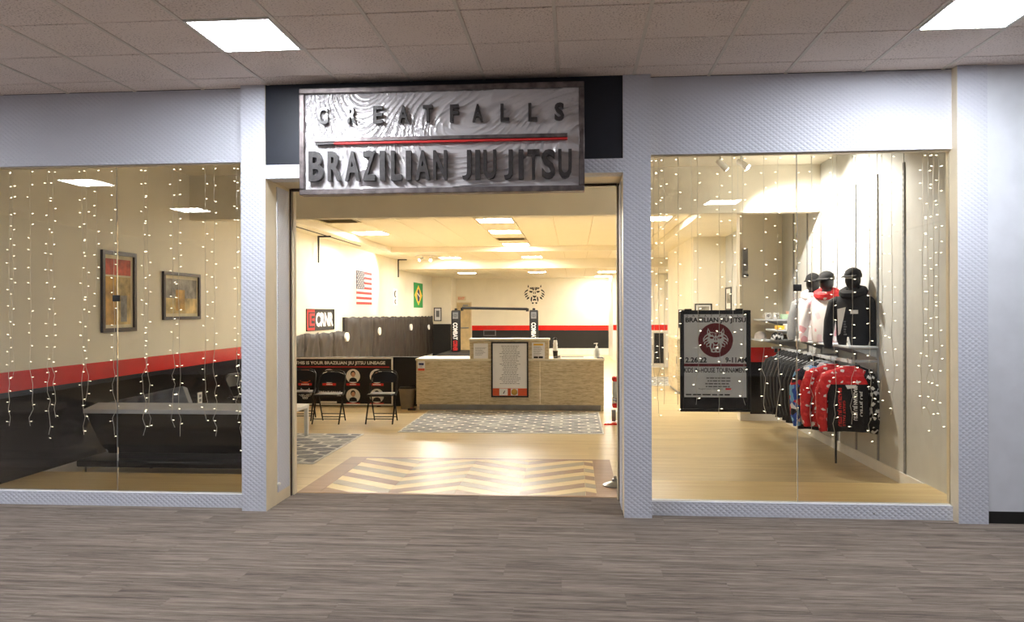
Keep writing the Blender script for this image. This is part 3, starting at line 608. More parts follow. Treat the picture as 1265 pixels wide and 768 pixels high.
# ------------------------------------------------------------------ lineage banner
BX0, BX1 = -4.95, -3.15; BYY = 13.2; FB = fr_y(BYY)
bn = thing('lineage_banner', ((BX0 + BX1) / 2, BYY + .02, 0), 'black banner in white frame showing round portraits against the low black partition', 'banner')
B(BX0, BX1, BYY, BYY + .03, .02, .855).build('board', 'blackp', bn); 
for a, b, c, d in ((BX0, BX1, .83, .855), (BX0, BX1, .02, .045), (BX0, BX0 + .025, .045, .83), (BX1 - .025, BX1, .045, .83)): B(a, b, BYY - .008, BYY, c, d).build('white_edge', 'white', bn)
for x in (-4.7, -3.4): B(x - .03, x + .03, BYY - .02, BYY + .045, 0, .02).build('foot', 'blackp', bn)
def bx(px): return at_y(px, 470, BYY).x
def bz(py): return at_y(440, py, BYY).z
mb = MB(); text(mb, 'THIS IS YOUR BRAZILIAN JIU JITSU LINEAGE', FB, bx(365), bx(476), bz(451.2), bz(446), bold=.03); mb.build('title', 'whitep', bn)
mb = MB(); rect(mb, FB, bx(360), bx(481), bz(453.6), bz(452.6)); mb.build('red_rule', 'redm', bn)
for i, (px, py, kind) in enumerate(((377, 464.5, 0), (406.7, 464.5, 1), (436.2, 464.5, 2), (465.5, 464.5, 1), (436.2, 488.7, 3), (465.5, 488.7, 2))):
    u, v, r = bx(px), bz(py), .125
    p = MB(); disc(p, FB, u, v, r); p = p.build('portrait_disc', ['orange', 'whitep', 'whitep', 'whitep'][kind], bn)
    q = MB(); poly(q, FB, [(u - .075, v - .1), (u + .075, v - .1), (u + .06, v - .045), (u + .02, v - .025), (u - .02, v - .025), (u - .06, v - .045)], .0045, 0); disc(q, FB, u, v + .045, .043, .052, .0045, 0)
    q.build('portrait_figure', 'blackp', p); q = MB(); disc(q, FB, u + .004, v + .028, .033, .044, .0075); q.build('portrait_face', 'skin', p)
    q = MB(); rect(q, FB, u - .12, u + .12, v - .165, v - .125, .004); q.build('name_ribbon', 'redm', bn); q = MB(); lines(q, FB, u - .08, u + .08, v - .158, v - .132, 1, 0, .006, .7, True); q.build('ribbon_print', 'whitep', bn)
mb = MB(); tiger(mb, FB, bx(377), bz(486), .12, 0, 1, .002, .1); mb.build('tiger_emblem', ['whitep', 'blackp'], bn)
mb = MB(); text(mb, 'GREAT FALLS', FB, bx(392), bx(421), bz(486), bz(483), bold=.02); rect(mb, FB, bx(396), bx(416), bz(498), bz(495.6)); text(mb, 'BRAZILIAN JIU JITSU', FB, bx(392), bx(421), bz(490), bz(487)); mb.build('club_words', 'whitep', bn)

# ------------------------------------------------------------------ padded wall mats on the flag wall
def mat(y0, y1, z1, label, amp, seed):
    n, k = 14, 16; V = []; F = []; th = .05
    for j in range(k + 1):
        for i in range(n + 1):
            y = y0 + (y1 - y0) * i / n; zz = .12 + (z1 - .12) * j / k; e = min(i, n - i, 1) * min(j, 2) / 2 if j < k else .4
            p = Vector((y * 1.5, zz * 1.3 - y * .8, seed)); h = amp * .7 * (1 - abs(noise.noise(p * 1.5))) ** 4 + amp * .25 * noise.noise(p * 3)
            top = .012 * math.sin(y * 9 + seed) if j == k else 0
            V.append((XL + .006 + th * (.35 + .65 * min(1, e)) + h, y, zz + top))
    for j in range(k):
        for i in range(n): F.append((j * (n + 1) + i, j * (n + 1) + i + 1, (j + 1) * (n + 1) + i + 1, (j + 1) * (n + 1) + i))
    mb = MB().add(V, F, 0, True); mb.box(XL + .004, XL + .02, y0, y1, .12, z1 - .02); return mb
low = thing('wall_padding', (XL + .03, 15.3, .12), 'low stretch of dark brown wrinkled vinyl wall padding below the lettered sign', 'wall padding')
for i in range(4): mat(13.4 + .87 * i, 13.4 + .87 * (i + 1) - .008, 1.22 + .01 * (i % 2), '', .045, i * 3.7).build('pad_panel', 'vinyl', low)
hi_ = thing('wall_padding', (XL + .03, 22, .12), 'tall stretch of dark brown wrinkled vinyl wall padding below the two flags', 'wall padding')
for i in range(9): mat(16.9 + 1.2 * i, 16.9 + 1.2 * (i + 1) - .008, 1.53 - .006 * i, '', .05, 20 + i * 2.9).build('pad_panel', 'vinyl', hi_)
B(XL + .004, XL + .06, 16.86, 16.9, .12, 1.53).build('end_cap', 'blackm', hi_)
for (px, py, w, h) in ((429, 416, .08, .2), (469, 409, .08, .2), (508, 404, .09, .2), (530, 404, .07, .18)):
    p = at_x(px, py, XL + .1); mb = MB(); disc(mb, fr_x(XL + .07), p.y, p.z, w * 1.5, h / 2, .045); mb.build('white_decal', 'whitep', low if px < 440 else hi_)

# ------------------------------------------------------------------ things on the flag wall
FL = fr_x(XL)
t = framed('letter_sign', 'black and red sign reading CRNR above the low wall padding', 'sign', FL, 14.51, 16.23, 1.275, 1.715, .015, ['matt', 'blackp'])
mb = MB(); rect(mb, FL, 14.525, 15.0, 1.29, 1.7, .006); mb.build('red_block', 'redm', t)
mb = MB(); rect(mb, FL, 14.63, 14.98, 1.34, 1.65, .008); mb.build('block_square', 'blackp', t)
mb = MB(); rect(mb, FL, 14.7, 14.98, 1.58, 1.62, .010); rect(mb, FL, 14.7, 14.98, 1.38, 1.42, .010); rect(mb, FL, 14.7, 14.78, 1.42, 1.58, .010); rect(mb, FL, 14.84, 14.98, 1.48, 1.52, .01); mb.build('block_letter', 'redm', t)
mb = MB(); text(mb, 'CRNR', FL, 15.06, 16.18, 1.35, 1.645, bold=.05, lift=.009); mb.build('words', 'whitep', t)
def flag(y0, y1, z0, z1, label):
    return thing('wall_flag', (XL + .01, (y0 + y1) / 2, z0), label, 'flag')
y0, y1, z0, z1 = 17.98, 19.37, 1.83, 2.64; t = flag(y0, y1, z0, z1, 'red and white striped flag with star canton hung on the cream wall')
for k in range(13):
    h = (z1 - z0) / 13; mb = MB(); rect(mb, FL, y0, y1, z1 - (k + 1) * h, z1 - k * h, .006); mb.build('stripe', 'redm' if k % 2 == 0 else 'whitep', t)
ca = MB(); rect(ca, FL, y0, y0 + .56 * (y1 - y0) * .85, z1 - 7 * h, z1, .0085); ca = ca.build('canton', 'blue', t); mb = MB()
for r in range(9):
    for k in range(6 if r % 2 == 0 else 5):
        u = y0 + (.055 + (.5 if r % 2 else 0) * .11 + k * .11); v = z1 - 7 * h * (r + .8) / 9.6
        poly(mb, FL, [(u + .04 * (1 if q % 2 == 0 else .45) * math.sin(q * math.pi / 5), v + .026 * (1 if q % 2 == 0 else .45) * math.cos(q * math.pi / 5)) for q in range(10)], .0105)
mb.build('stars', 'whitep', ca)
y0, y1, z0, z1 = 24.56, 26.03, 1.78, 2.6; t = flag(y0, y1, z0, z1, 'green flag with yellow diamond and blue disc on the cream wall'); cy, cz = (y0 + y1) / 2, (z0 + z1) / 2
mb = MB(); rect(mb, FL, y0, y1, z0, z1, .005); mb.build('field', 'green', t); mb = MB(); poly(mb, FL, [(y0 + .12, cz), (cy, z0 + .07), (y1 - .12, cz), (cy, z1 - .07)], .0075); mb.build('diamond', 'yellow', t)
mb = MB(); disc(mb, FL, cy, cz, .21, .21, .01); mb = mb.build('disc', 'blue', t); q = MB(); poly(q, FL, [(cy - .2, cz + .05), (cy + .18, cz - .06), (cy + .2, cz - .02), (cy - .19, cz + .09)], .0125); q.build('band', 'whitep', mb)
t = framed('wall_poster', 'narrow white poster with two black rings between the flags', 'poster', FL, 21.75, 22.25, 1.84, 2.32, .012, ['paper', 'paper'], .006); mb = MB(); disc(mb, FL, 22.0, 2.16, .18, .1, .008); disc(mb, FL, 22.0, 1.94, .13, .07, .008); mb.build('black_rings', 'blackp', t); mb = MB(); disc(mb, FL, 22.06, 2.16, .11, .08, .0105); disc(mb, FL, 22.04, 1.94, .07, .05, .0105); mb.build('ring_centres', 'whitep', t)
f2 = fr_y(27.79); t = framed('picture_frame', 'small black picture frame beyond the green flag above black padding', 'picture', f2, -5.1, -4.82, 1.3, 1.79, .03, ['matt', 'paper']); mb = MB(); rect(mb, f2, -5.02, -4.9, 1.45, 1.68, .008); mb.build('print', 'greyp', t)
for x, y, z0 in ((XL + .09, 15.0, 2.63), (XL + .09, 22.0, 2.65)):
    t = thing('hanging_bracket', (x, y, ZS), 'black steel bracket hanging from the soffit ' + ('above the lettered sign' if y < 20 else 'between the two flags'), 'bracket'); MB().box(-.015, .015, -.015, .015, z0 - ZS, 0).build('drop_rod', 'blackm', t, False); MB().box(-.015, .25, -.02, .02, -.03, 0).build('arm', 'blackm', t, False)
t = thing('light_track', (-4.9, 14.5, ZS), 'long black lighting track on the soffit along the flag wall', 'light track'); MB().box(-.012, .012, -3.8, 2.9, -.012, 0).build('rail', 'blackm', t, False); MB().box(-.02, .02, -3.86, -3.8, -.016, 0).build('end_cap', 'blackm', t, False)
# track heads
def track_head(name, loc, label, aims, watts):
    t = thing(name, loc, label, 'spotlight'); MB().box(-.3, .3, -.016, .016, -.018, 0).build('track', 'white', t, False)
    for dx, aim in zip((-.12, .12), aims):
        a = Vector((dx, 0, -.02)); b = Vector((dx, 0, -.1)); d = Vector(aim).normalized()
        MB().tube([a, b], .012, 8).build('stem', 'white', t, False); h = MB().tube([b - d * .06, b - d * .05, b + d * .08, b + d * .1], [.022, .034, .039, .04], 14).build('lamp_head', 'white', t, False)
        MB().tube([b + d * .1, b + d * .104], .034, 14).build('lens', 'spot', h, False)
        ld = bpy.data.lights.new('track_spot_lamp', 'SPOT'); ld.energy = watts; ld.color = (1, .93, .82); ld.spot_size = math.radians(85); ld.spot_blend = .6; ld.shadow_soft_size = .034
        lo = bpy.data.objects.new('track_spot_lamp', ld); COL.objects.link(lo); lo.parent = t; lo.location = b + d * .115; lo.rotation_euler = d.to_track_quat('-Z', 'Y').to_euler()
track_head('track_spotlight', (at_y(903, 192, 9.3).x, 9.3, 3.5), 'white twin-head track spotlight above the display of clothes', ((.75, .25, -.62), (.72, -.42, -.62)), SPOT_W)
track_head('track_spotlight', (-3.95, 20.4, ZS), 'white twin-head track spotlight near the flag wall and second beam', ((-.55, -.7, -.42), (.12, -.85, -.5)), SPOT_W * .4)
# picture frames on the striped wall
t = framed('picture_frame', 'tall dark-framed picture with red top on the striped wall', 'picture', FL, 8.035, 8.69, 1.437, 2.348, .045, ['darkwood', 'matboard'], .03)
for (a, b, c, d, mt, nm) in ((8.12, 8.6, 2.08, 2.26, 'artA', 'red_sky'), (8.12, 8.34, 1.52, 2.06, 'artD', 'ochre_panel'), (8.34, 8.6, 1.52, 2.06, 'artB', 'figure_panel'), (8.4, 8.52, 1.55, 1.85, 'artC', 'grey_figure')):
    mb = MB(); rect(mb, FL, a, b, c, d, .007 if nm != 'grey_figure' else .009); mb.build(nm, mt, t)
t = framed('picture_frame', 'smaller dark-framed sepia picture hanging on the striped wall', 'picture', FL, 9.297, 10.25, 1.56, 2.175, .04, ['darkwood', 'matboard'], .03)
for (a, b, c, d, mt, nm) in ((9.38, 10.17, 1.84, 2.09, 'artC', 'sky_print'), (9.38, 10.17, 1.64, 1.84, 'artB', 'ground_print'), (9.62, 9.85, 1.68, 1.95, 'artD', 'figure_print')):
    mb = MB(); rect(mb, FL, a, b, c, d, .007 if nm != 'figure_print' else .009); mb.build(nm, mt, t)
t = thing('wall_outlet', (XL + S, 10.25, .39), 'white outlet plate on the black lower wall behind the sofa', 'outlet'); MB().rbox(0, .012, -.06, .06, 0, .16, .004, 1).build('plate', 'white', t, False); MB().box(.0115, .014, -.03, .03, .09, .13).build('socket', 'greyp', t, False); MB().box(.0115, .014, -.03, .03, .03, .07).build('socket', 'greyp', t, False)

# ------------------------------------------------------------------ sofa (seen from behind)
sfa = thing('sofa_bed', (-4.05, 7.85, 0), 'black-backed sofa bed with pale grey top and tufted grey armrest', 'sofa')
SX0, SX1 = -5.06, -3.02
MB().rbox(SX0, SX1, 7.45, 8.14, .085, .155, .015, 2).build('base_frame', 'chair', sfa)
for x in (SX0 + .07, SX1 - .1):
    for y in (7.5, 8.08): MB().tube([(x, y, 0), (x, y, .09)], .009, 8).build('leg', 'steel', sfa)
MB().tube([(-4.5, 7.85, 0), (-4.35, 7.85, .09)], .014, 8).build('leg', 'chair', sfa)
prof = [(7.62, .2), (7.54, .3), (7.47, .635), (7.49, .66), (7.66, .69), (7.7, .66), (7.72, .3), (7.8, .2)]
def taper(x, z): f = (z - .2) / .46; return x + (-1 if x < -4 else 1) * .165 * max(0, min(1, f))
xa, xb = -4.815, -3.2
back = MB().loft([[(taper(x, z), y, z) for y, z in prof] for x in (xa, xa + .05, -4.4, -3.8, xb - .05, xb)]); back.build('backrest', 'black', sfa)
MB().add([(taper(xa, .66) - .005, 7.455, .672), (taper(xb, .66) + .005, 7.455, .672), (taper(xb, .69) + .005, 7.71, .712), (taper(xa, .69) - .005, 7.71, .712), (taper(xa, .66) - .005, 7.455, .632), (taper(xb, .66) + .005, 7.455, .632), (taper(xb, .69) + .005, 7.71, .66), (taper(xa, .69) - .005, 7.71, .66)], [(0, 1, 2, 3), (7, 6, 5, 4), (0, 4, 5, 1), (1, 5, 6, 2), (2, 6, 7, 3), (3, 7, 4, 0)]).build('top_cushion', 'ltgrey', sfa)
for x in (xa, xb): MB().tube([(taper(x, .2), 7.6, .22), (taper(x, .62), 7.475, .62)], .009, 6).build('edge_piping', 'greyfab', sfa)
MB().rbox(-4.9, -3.15, 7.75, 8.14, .2, .36, .04, 3).build('seat', 'greyfab', sfa)
B(-4.7, -3.3, 7.6, 8.1, .15, .21).build('under_frame', 'blackm', sfa)
n, k = 30, 14; V = []; F = []
for j in range(k + 1):
    for i in range(n + 1):
        u, w = i / n, j / k; tuft = .05 * abs(math.sin(u * math.pi * 5)) * abs(math.sin(w * math.pi * 3)) ** .6
        V.append((-5.06 + .84 * u + (.18 * (1 - w)) * u, 7.84 + .16 * w - tuft * 1.2, .44 + .18 * u + .24 * w + tuft * .4))
for j in range(k):
    for i in range(n): F.append((j * (n + 1) + i, j * (n + 1) + i + 1, (j + 1) * (n + 1) + i + 1, (j + 1) * (n + 1) + i))
N = len(V); V2 = [(x, y + .1, z - .03) for x, y, z in V]
rim = list(range(0, n + 1)) + [j * (n + 1) + n for j in range(1, k + 1)] + [k * (n + 1) + i for i in range(n - 1, -1, -1)] + [j * (n + 1) for j in range(k - 1, 0, -1)]
MB().add(V + V2, F + [[q + N for q in f][::-1] for f in F] + [(rim[i], rim[(i + 1) % len(rim)], rim[(i + 1) % len(rim)] + N, rim[i] + N) for i in range(len(rim))], 0, True).build('tufted_armrest', 'tuft', sfa)
B(-4.9, -4.4, 8.0, 8.12, .3, .5).build('armrest_hinge', 'blackm', sfa)
#PART3
# ------------------------------------------------------------------ far gym: cage posts, back door, decal
rp = thing('cage_platform', (-2.75, 25.2, 0), 'low black mat platform carrying the padded corner posts', 'platform'); MB().rbox(-4.4, -1.1, 23.2, 27.2, .02, .28, .02, 2).build('mat_top', 'blackm', rp); B(-4.35, -1.15, 23.25, 27.15, 0, .02).build('underside', 'blackm', rp)
FP = fr_y(25.85)
def post(x, label):
    t = thing('corner_post', (x, 26, .28), label, 'padded post'); MB().rbox(-.145, .145, -.15, .15, 0, 1.41, .04, 3).build('pad', 'blackp', t, False); MB().lathe((0, 0, 1.41), [(.05, 0), (.05, .05), (.02, .07)], 10).build('cap', 'blackp', t, False)
    fr = lambda u, v, o: (x + v, 25.85 - o, .28 + u)      # writing runs down the post
    fd = lambda u, v, o: (x + v, 25.85 - o, 1.69 - u)
    mb = MB(); text(mb, 'COMBAT', fd, .42, 1.0, -.085, .075, bold=.04, lift=.003); mb.build('words_white', 'whitep', t); q = MB(); text(q, 'CORNER', fd, 1.03, 1.38, -.085, .075, bold=.04, lift=.003); q.build('words_red', 'redm', t)
    f = fr_y(25.85); q = MB(); rect(q, f, x - .09, x + .09, 1.4, 1.62, .003); q.build('logo_square', 'greyp', t); q = MB(); tiger(q, f, x, 1.51, .08, None, 0, .005); q.build('logo_mark', 'blackp', t)
post(-4.01, 'black padded post reading COMBAT by the beige door'); post(-1.35, 'black padded post reading COMBAT under the tiger emblem')
t = thing('cage_rail', (-2.7, 26, 1.72), 'long black padded rail bridging the two corner posts', 'rail'); MB().tube([(-1.1, 0, .05), (1.13, 0, .0)], .045, 10).build('rail_tube', 'blackp', t, False); MB().tube([(-1.1, 0, -.05), (-1.1, 0, .06)], .05, 8).build('rail_bracket', 'blackp', t, False); MB().tube([(1.13, 0, -.08), (1.13, 0, .03)], .05, 8).build('rail_bracket', 'blackp', t, False)
d1 = bpy.data.objects.new('door_1', None); COL.objects.link(d1); d1.location = (-4.17, 29, 0); d1['kind'] = 'structure'
B(-4.44, -3.9, 28.96, 29, 0, 1.97).build('leaf', 'sand', d1); B(-3.9, -3.862, 28.95, 29, 0, 2.0).build('frame', 'creamtrim', d1); B(-4.46, -3.862, 28.95, 29, 1.97, 2.01).build('frame', 'creamtrim', d1); B(-4.3, -3.98, 28.94, 28.96, 1.0, 1.05).build('push_bar', 'steel', d1); B(-4.2, -4.0, 28.93, 28.96, 1.85, 1.9).build('closer', 'steel', d1)
t = thing('exit_sign', (-4.25, 28.97, 2.06), 'small pale exit sign above the beige back door', 'sign'); MB().rbox(-.17, .17, -.03, .03, 0, .17, .008, 1).build('housing', 'creamtrim', t, False); mb = MB(); text(mb, 'EXIT', fr_y(28.94), -4.37, -4.13, 2.1, 2.19, bold=.02, lift=.002); mb.build('words', 'orange', t)
mb = MB(); tiger(mb, fr_y(29), -1.48, 2.3, .42, None, 0, .003); o = mb.build('wall_decal', 'blackp'); tag(o, 'black tiger face decal on the cream back wall', 'decal')
t = thing('monitor', (-3.2, 28.9, .6), 'small grey framed monitor low on the black back wall', 'monitor'); B(-3.42, -2.95, 28.95, 28.996, .72, .94).build('bezel', 'greyp', t); B(-3.39, -2.98, 28.94, 28.95, .75, .91).build('screen', 'blackp', t)
# ------------------------------------------------------------------ side area seen through the clothes window
FR = fr_xr(XR); 
for k, (px0, px1) in enumerate(((886, 891), (897, 904), (911, 918))):
    a, b = at_x(px0, 355, XR), at_x(px1, 383, XR); t = framed('picture_frame', ['slim black picture frame nearest the projecting wall block', 'slim black picture frame in the middle of the three beyond the pier', 'slim black picture frame beside the grey panel of the pier'][k], 'picture', FR, b.y, a.y, 1.66, 2.12, .03, ['matt', 'paper']); mb = MB(); rect(mb, FR, b.y + .1, a.y - .1, 1.8, 2.0, .008); mb.build('print', 'artC', t)
F6 = fr_y(16.1); t = framed('picture_frame', 'wide black picture frame on the face of the projecting wall block', 'picture', F6, 2.48, 2.83, 1.5, 1.795, .025, ['matt', 'paper']); mb = MB(); rect(mb, F6, 2.54, 2.77, 1.55, 1.74, .008); mb.build('print', 'artC', t)
F7 = fr_xr(2.45); t = framed('framed_poster', 'dark framed poster with yellow picture on the side of the wall block', 'poster', F7, 17.0, 18.2, 1.25, 1.68, .03, ['matt', 'blackp']); mb = MB(); rect(mb, F7, 17.15, 18.05, 1.5, 1.64, .008); mb.build('yellow_picture', 'artD', t); mb = MB(); lines(mb, F7, 17.2, 18.0, 1.3, 1.46, 2, 0, .008, .6); mb.build('print_lines', 'whitep', t)
t = thing('wall_panel', (2.555, 11.79, 2.144), 'grey rectangular speaker panel mounted high on the pier', 'speaker'); MB().rbox(-.042, .042, -.06, -.0, 0, .44, .01, 2).build('housing', 'steel', t, False); MB().box(-.035, .035, -.064, -.06, .1, .42).build('grille', 'greyp', t, False); MB().box(-.042, .042, -.08, -.06, .02, .05).build('bracket', 'blackm', t, False)
t = thing('storage_cabinet', (2.25, 15.6, 0), 'pale wooden cabinet standing against the wall block', 'cabinet'); MB().box(2.05, 2.44, 15.4, 16.9, .06, 1.08).build('body', 'lam', t); B(2.07, 2.42, 15.44, 16.86, 0, .06).build('plinth', 'steel', t); MB().rbox(2.03, 2.443, 15.38, 16.92, 1.08, 1.115, .004, 1).build('top', 'lamtop', t)
for k in range(2):
    d = B(2.035, 2.05, 15.42 + .74 * k, 16.14 + .74 * k, .08, 1.06).build('door', 'lam', t); MB().tube([(2.028, 15.5 + 1.3 * k, .6), (2.028, 15.5 + 1.3 * k, .75)], .006, 6).build('handle', 'steel', d)
t = thing('door_mat', (2.0, 18, 0), 'grey patterned floor mat beyond the pale cabinet', 'mat'); MB().rbox(1.5, 2.35, 17.1, 19.4, 0, .01, .004, 1).build('base', 'rugw', t); hexes(MB(), 1.53, 2.32, 17.13, 19.37, .3, .26, .05, z=.0105).build('mat_pattern', ['rugg', 'rugg2'], t)
t = thing('tall_locker', (2.0, 22.9, 0), 'white upright unit with black front beyond the pale cabinet', 'locker'); B(1.9, 2.75, 22.7, 23.2, 0, 1.05).build('body', 'white', t); B(2.32, 2.6, 22.685, 22.7, .12, 1.0).build('black_panel', 'blackm', t); MB().tube([(2.28, 22.68, .5), (2.28, 22.68, .65)], .008, 6).build('handle', 'steel', t)
t = thing('vase_of_reeds', (2.3, 16.2, 1.116), 'small vase holding dry ochre reeds on the pale cabinet', 'vase'); MB().lathe((0, 0, 0), [(.04, 0), (.06, .06), (.05, .13), (.03, .16)], 12).build('vase', 'blackp', t, False)
for k in range(6): a = k * 1.05; MB().tube([(0, 0, .15), (.03 * math.cos(a), .03 * math.sin(a), .3), (.07 * math.cos(a), .07 * math.sin(a), .45)], [.006, .012, .004], 6).build('reed', 'artD', t, False)
# ------------------------------------------------------------------ gumball machine and floor disc
gmx, gmy = .68, 11.42
t = thing('candy_machine', (gmx, gmy, 0), 'red-topped candy vending stand beside the counter end', 'candy machine'); MB().add([(-.26, -.2, 0), (.2, -.2, 0), (.2, .2, 0), (-.1, .2, 0), (-.24, -.18, .02), (.18, -.18, .02), (.18, .18, .02), (-.09, .18, .02)], [(3, 2, 1, 0), (4, 5, 6, 7), (0, 1, 5, 4), (1, 2, 6, 5), (2, 3, 7, 6), (3, 0, 4, 7)]).build('base_plate', 'red', t, False)
MB().tube([(0, 0, .02), (0, 0, .24)], .035, 12).build('stand_pole', 'chrome', t, False); MB().rbox(-.12, .12, -.1, .1, .235, .29, .012).build('lower_deck', 'red', t, False)
for k, x in enumerate((-.065, .065)):
    MB().rbox(x - .055, x + .055, -.06, .06, .29, .38, .008).build('coin_box', 'chrome', t, False); MB().lathe((x, 0, .38), [(.045, 0), (.055, .05), (.055, .22), (.04, .24)], 12).build('globe', 'clear', t, False); MB().lathe((x, 0, .385), [(.03, 0), (.045, .03), (.045, .1)], 10).build('candy', 'artD' if k else 'artA', t, False); MB().tube([(x, -.06, .335), (x, -.085, .335)], .018, 10).build('crank', 'steel', t, False)
MB().rbox(-.125, .125, -.075, .075, .615, .69, .03, 3).build('lid', 'red', t, False)
for x in (-.1, .1): MB().rbox(x - .03, x + .03, -.05, .05, .03, .2, .01).build('cup_holder', 'steel', t, False)
t = thing('floor_dome', (.385, 7.34, .003), 'polished steel dome plate on the inlaid floor by the door jamb', 'post base'); MB().lathe((0, 0, 0), [(.12, 0), (.12, .008), (.1, .018), (.05, .034), (.03, .04), (.028, .06), (.02, .066)], 28).build('dome', 'steel', t, False); MB().lathe((0, 0, .066), [(.014, 0), (.014, .02), (.008, .025)], 12).build('knob', 'steel', t, False)

# ------------------------------------------------------------------ merchandise wall
gs = [at_x(px, 300, XR).y for px in (1118, 1085, 1058, 1035, 1015, 998, 981)]
wr = bpy.data.objects['wall_right']
for i, y in enumerate(gs):
    t = thing('slotted_standard', (XR, y, .115), ['first', 'second', 'third', 'fourth', 'fifth', 'sixth', 'seventh'][i] + ' slotted steel shelf standard from the window glass on the clothes wall', 'shelf standard', 'shelf standards on the clothes wall')
    mb = MB(); mb.box(-.016, 0, -.016, -.007, 0, 2.93).box(-.016, 0, .007, .016, 0, 2.93).box(-.006, 0, -.007, .007, 0, 2.93); mb.build('channel', 'standard', t, False)
    mb = MB(); k = 0
    while k < 57: mb.box(-.0165, -.0055, -.007, .007, .03 + .05 * k, .054 + .05 * k); k += 1
    mb.build('slot_webs', 'standard', t, False)
edges_ = [6.43] + gs + [11.8]
for a, b in zip(edges_, edges_[1:]): MB().box(XR - .004, XR, a + .018, b - .018, .11, 3.49 if b < 10.1 else 2.9).build('wall_board', 'merch', wr)
SHZ = 1.285
t = thing('display_shelf', (XR - .15, 9.1, SHZ - .05), 'long pale shelf carrying the dressed torso forms', 'shelf'); MB().rbox(2.8, XR - .018, 8.12, 10.15, SHZ - .022, SHZ, .004, 1).build('board', 'ltgrey', t)
for y in gs[1:5]: MB().prism([(XR - .018, SHZ - .022), (2.84, SHZ - .022), (2.86, SHZ - .04), (XR - .018, SHZ - .12)], 'y', y - .003, y + .003).build('bracket', 'standard', t)
RZ, RX = 1.13, 2.82
t = thing('clothes_rail', (RX, 9.1, 0), 'flat pale steel clothes rail under the long shelf', 'clothes rail'); MB().box(RX - .006, RX + .006, 8.1, 10.75, RZ - .018, RZ + .018).build('rail', 'ltgrey', t)
for y in (gs[1], gs[3], gs[5]): MB().box(RX, XR - .018, y - .006, y + .006, RZ - .012, RZ + .012).build('arm', 'standard', t)
MB().tube([(RX, 8.575, 0), (RX, 8.575, RZ - .018)], .011, 8).build('support_leg', 'chair', t)
# garments on hangers (local: hung at the rail, width along X)
def ring(w, d, z, n=18, fold=0, ph=0, cx=0):
    return [(cx + w * math.copysign(abs(math.cos(a)) ** .8, math.cos(a)), d * math.sin(a) * (1 + fold * math.sin(5 * a + ph)), z + .012 * fold * math.sin(3 * a + ph)) for a in (2 * math.pi * k / n for k in range(n))]
def garment(name, label, y, mats, L=.78, w=.23, sl=.5, hood=True, rz=0, dx=0, group=None, dz=0):
    t = thing(name, (RX, y, RZ), label, 'garment', group, rz); ph = y * 7
    MB().tube([(0, 0, .022), (.0, .012, .03), (0, .018, .012), (0, 0, -.01), (0, 0, -.05)], .0035, 6).build('hanger_hook', 'steel', t, False)
    MB().tube([(-.19, 0, -.115), (-.08, 0, -.062), (0, 0, -.048), (.08, 0, -.062), (.19, 0, -.115)], .007, 6).build('hanger', 'ltgrey', t, False)
    MB().loft([ring(.06, .03, -.055), ring(.09, .045, -.065), ring(.17, .05, -.1), ring(w - .02, .052, -.14, ), ring(w, .055, -.22, fold=.1, ph=ph), ring(w - .02, .06, -.45, fold=.2, ph=ph), ring(w - .01, .062, -L + .06, fold=.3, ph=ph), ring(w, .06, -L, fold=.35, ph=ph), ring(w - .02, .05, -L + .004, fold=.35, ph=ph)]).build('body', mats[0], t, False)
    for s in (-1, 1):
        sl_ = sl + .02 * math.sin(ph * s); MB().tube([(s * (w - .07), 0, -.13), (s * (w - .01), 0, -.17), (s * (w + .045), .01, -.32), (s * (w + .05), -.01, -.2 - sl_ * .7), (s * (w + .03), -.015, -.17 - sl_)], [.05, .068, .06, .052, .04], 10).build('sleeve', mats[1], t, False)
    if hood: MB().ell((0, .02, -.08), .12, .055, .075, 14, 8).build('hood', mats[0], t, False)
    else: MB().tube([(.07 * math.cos(a), .04 * math.sin(a), -.058) for a in (2 * math.pi * k / 16 for k in range(17))], .01, 6).build('collar', mats[1], t, False)
    return t
ys = [9.24 + .166 * k for k in range(9)]
for i, y in enumerate(ys): garment('hoodie', 'plain black hoodie hanging in the row on the clothes rail', y, ['blackfab', 'blackfab'], .86 - .01 * (i % 3), .22, .56, True, .0, group='black hoodies on the rail')
for i, y in enumerate((8.8, 8.91, 9.02, 9.12)): garment('t_shirt', 'dark tee shirt with pale grey shoulders between the hoodies and coloured shirts', y, ['blackfab', 'greyfab' if i % 2 == 0 else 'blackfab'], .8, .2, .26, False, .0, group='tee shirts on the rail')
garment('rash_guard', 'blue and red patterned sports shirt on the rail beside the red one', 8.65, ['bluefab', 'bluefab'], .72, .23, .55, False, 0).location.x -= .13
garment('rash_guard', 'solid red sports shirt with long sleeves on the clothes rail', 8.49, ['redfab', 'redfab'], .72, .22, .55, False, 0).location.x -= .075
bt = garment('t_shirt', 'black tee shirt with white tiger sleeve print hanging at the rail end', 8.33, ['blackfab', 'bwfab'], .7, .22, .3, False, 0); bt.location.x += .09
gt = garment('rash_guard', 'black sports shirt with red shoulders, red sleeves and vertical lettering', 8.17, ['blackfab', 'redfab'], .72, .22, .56, False, 0); gt.location.x -= .01; [c for c in gt.children if c.name.startswith('sleeve')][1].data.materials[0] = M['bwfab']
MB().loft([ring(.064, .033, -.052), ring(.094, .048, -.062), ring(.175, .054, -.097), ring(.215, .057, -.14), ring(.228, .06, -.2), ring(.226, .061, -.235)]).build('red_yoke', 'redfab', gt, False)
ff = lambda u, v, o: (v, -.068 - o, -u)
mb = MB(); text(mb, 'BRAZILIAN JIU JITSU', ff, .27, .66, -.13, -.085, bold=.03); text(mb, 'GREAT FALLS', ff, .4, .66, -.075, -.05, bold=.02); mb.build('red_lettering', 'redm', gt, False)
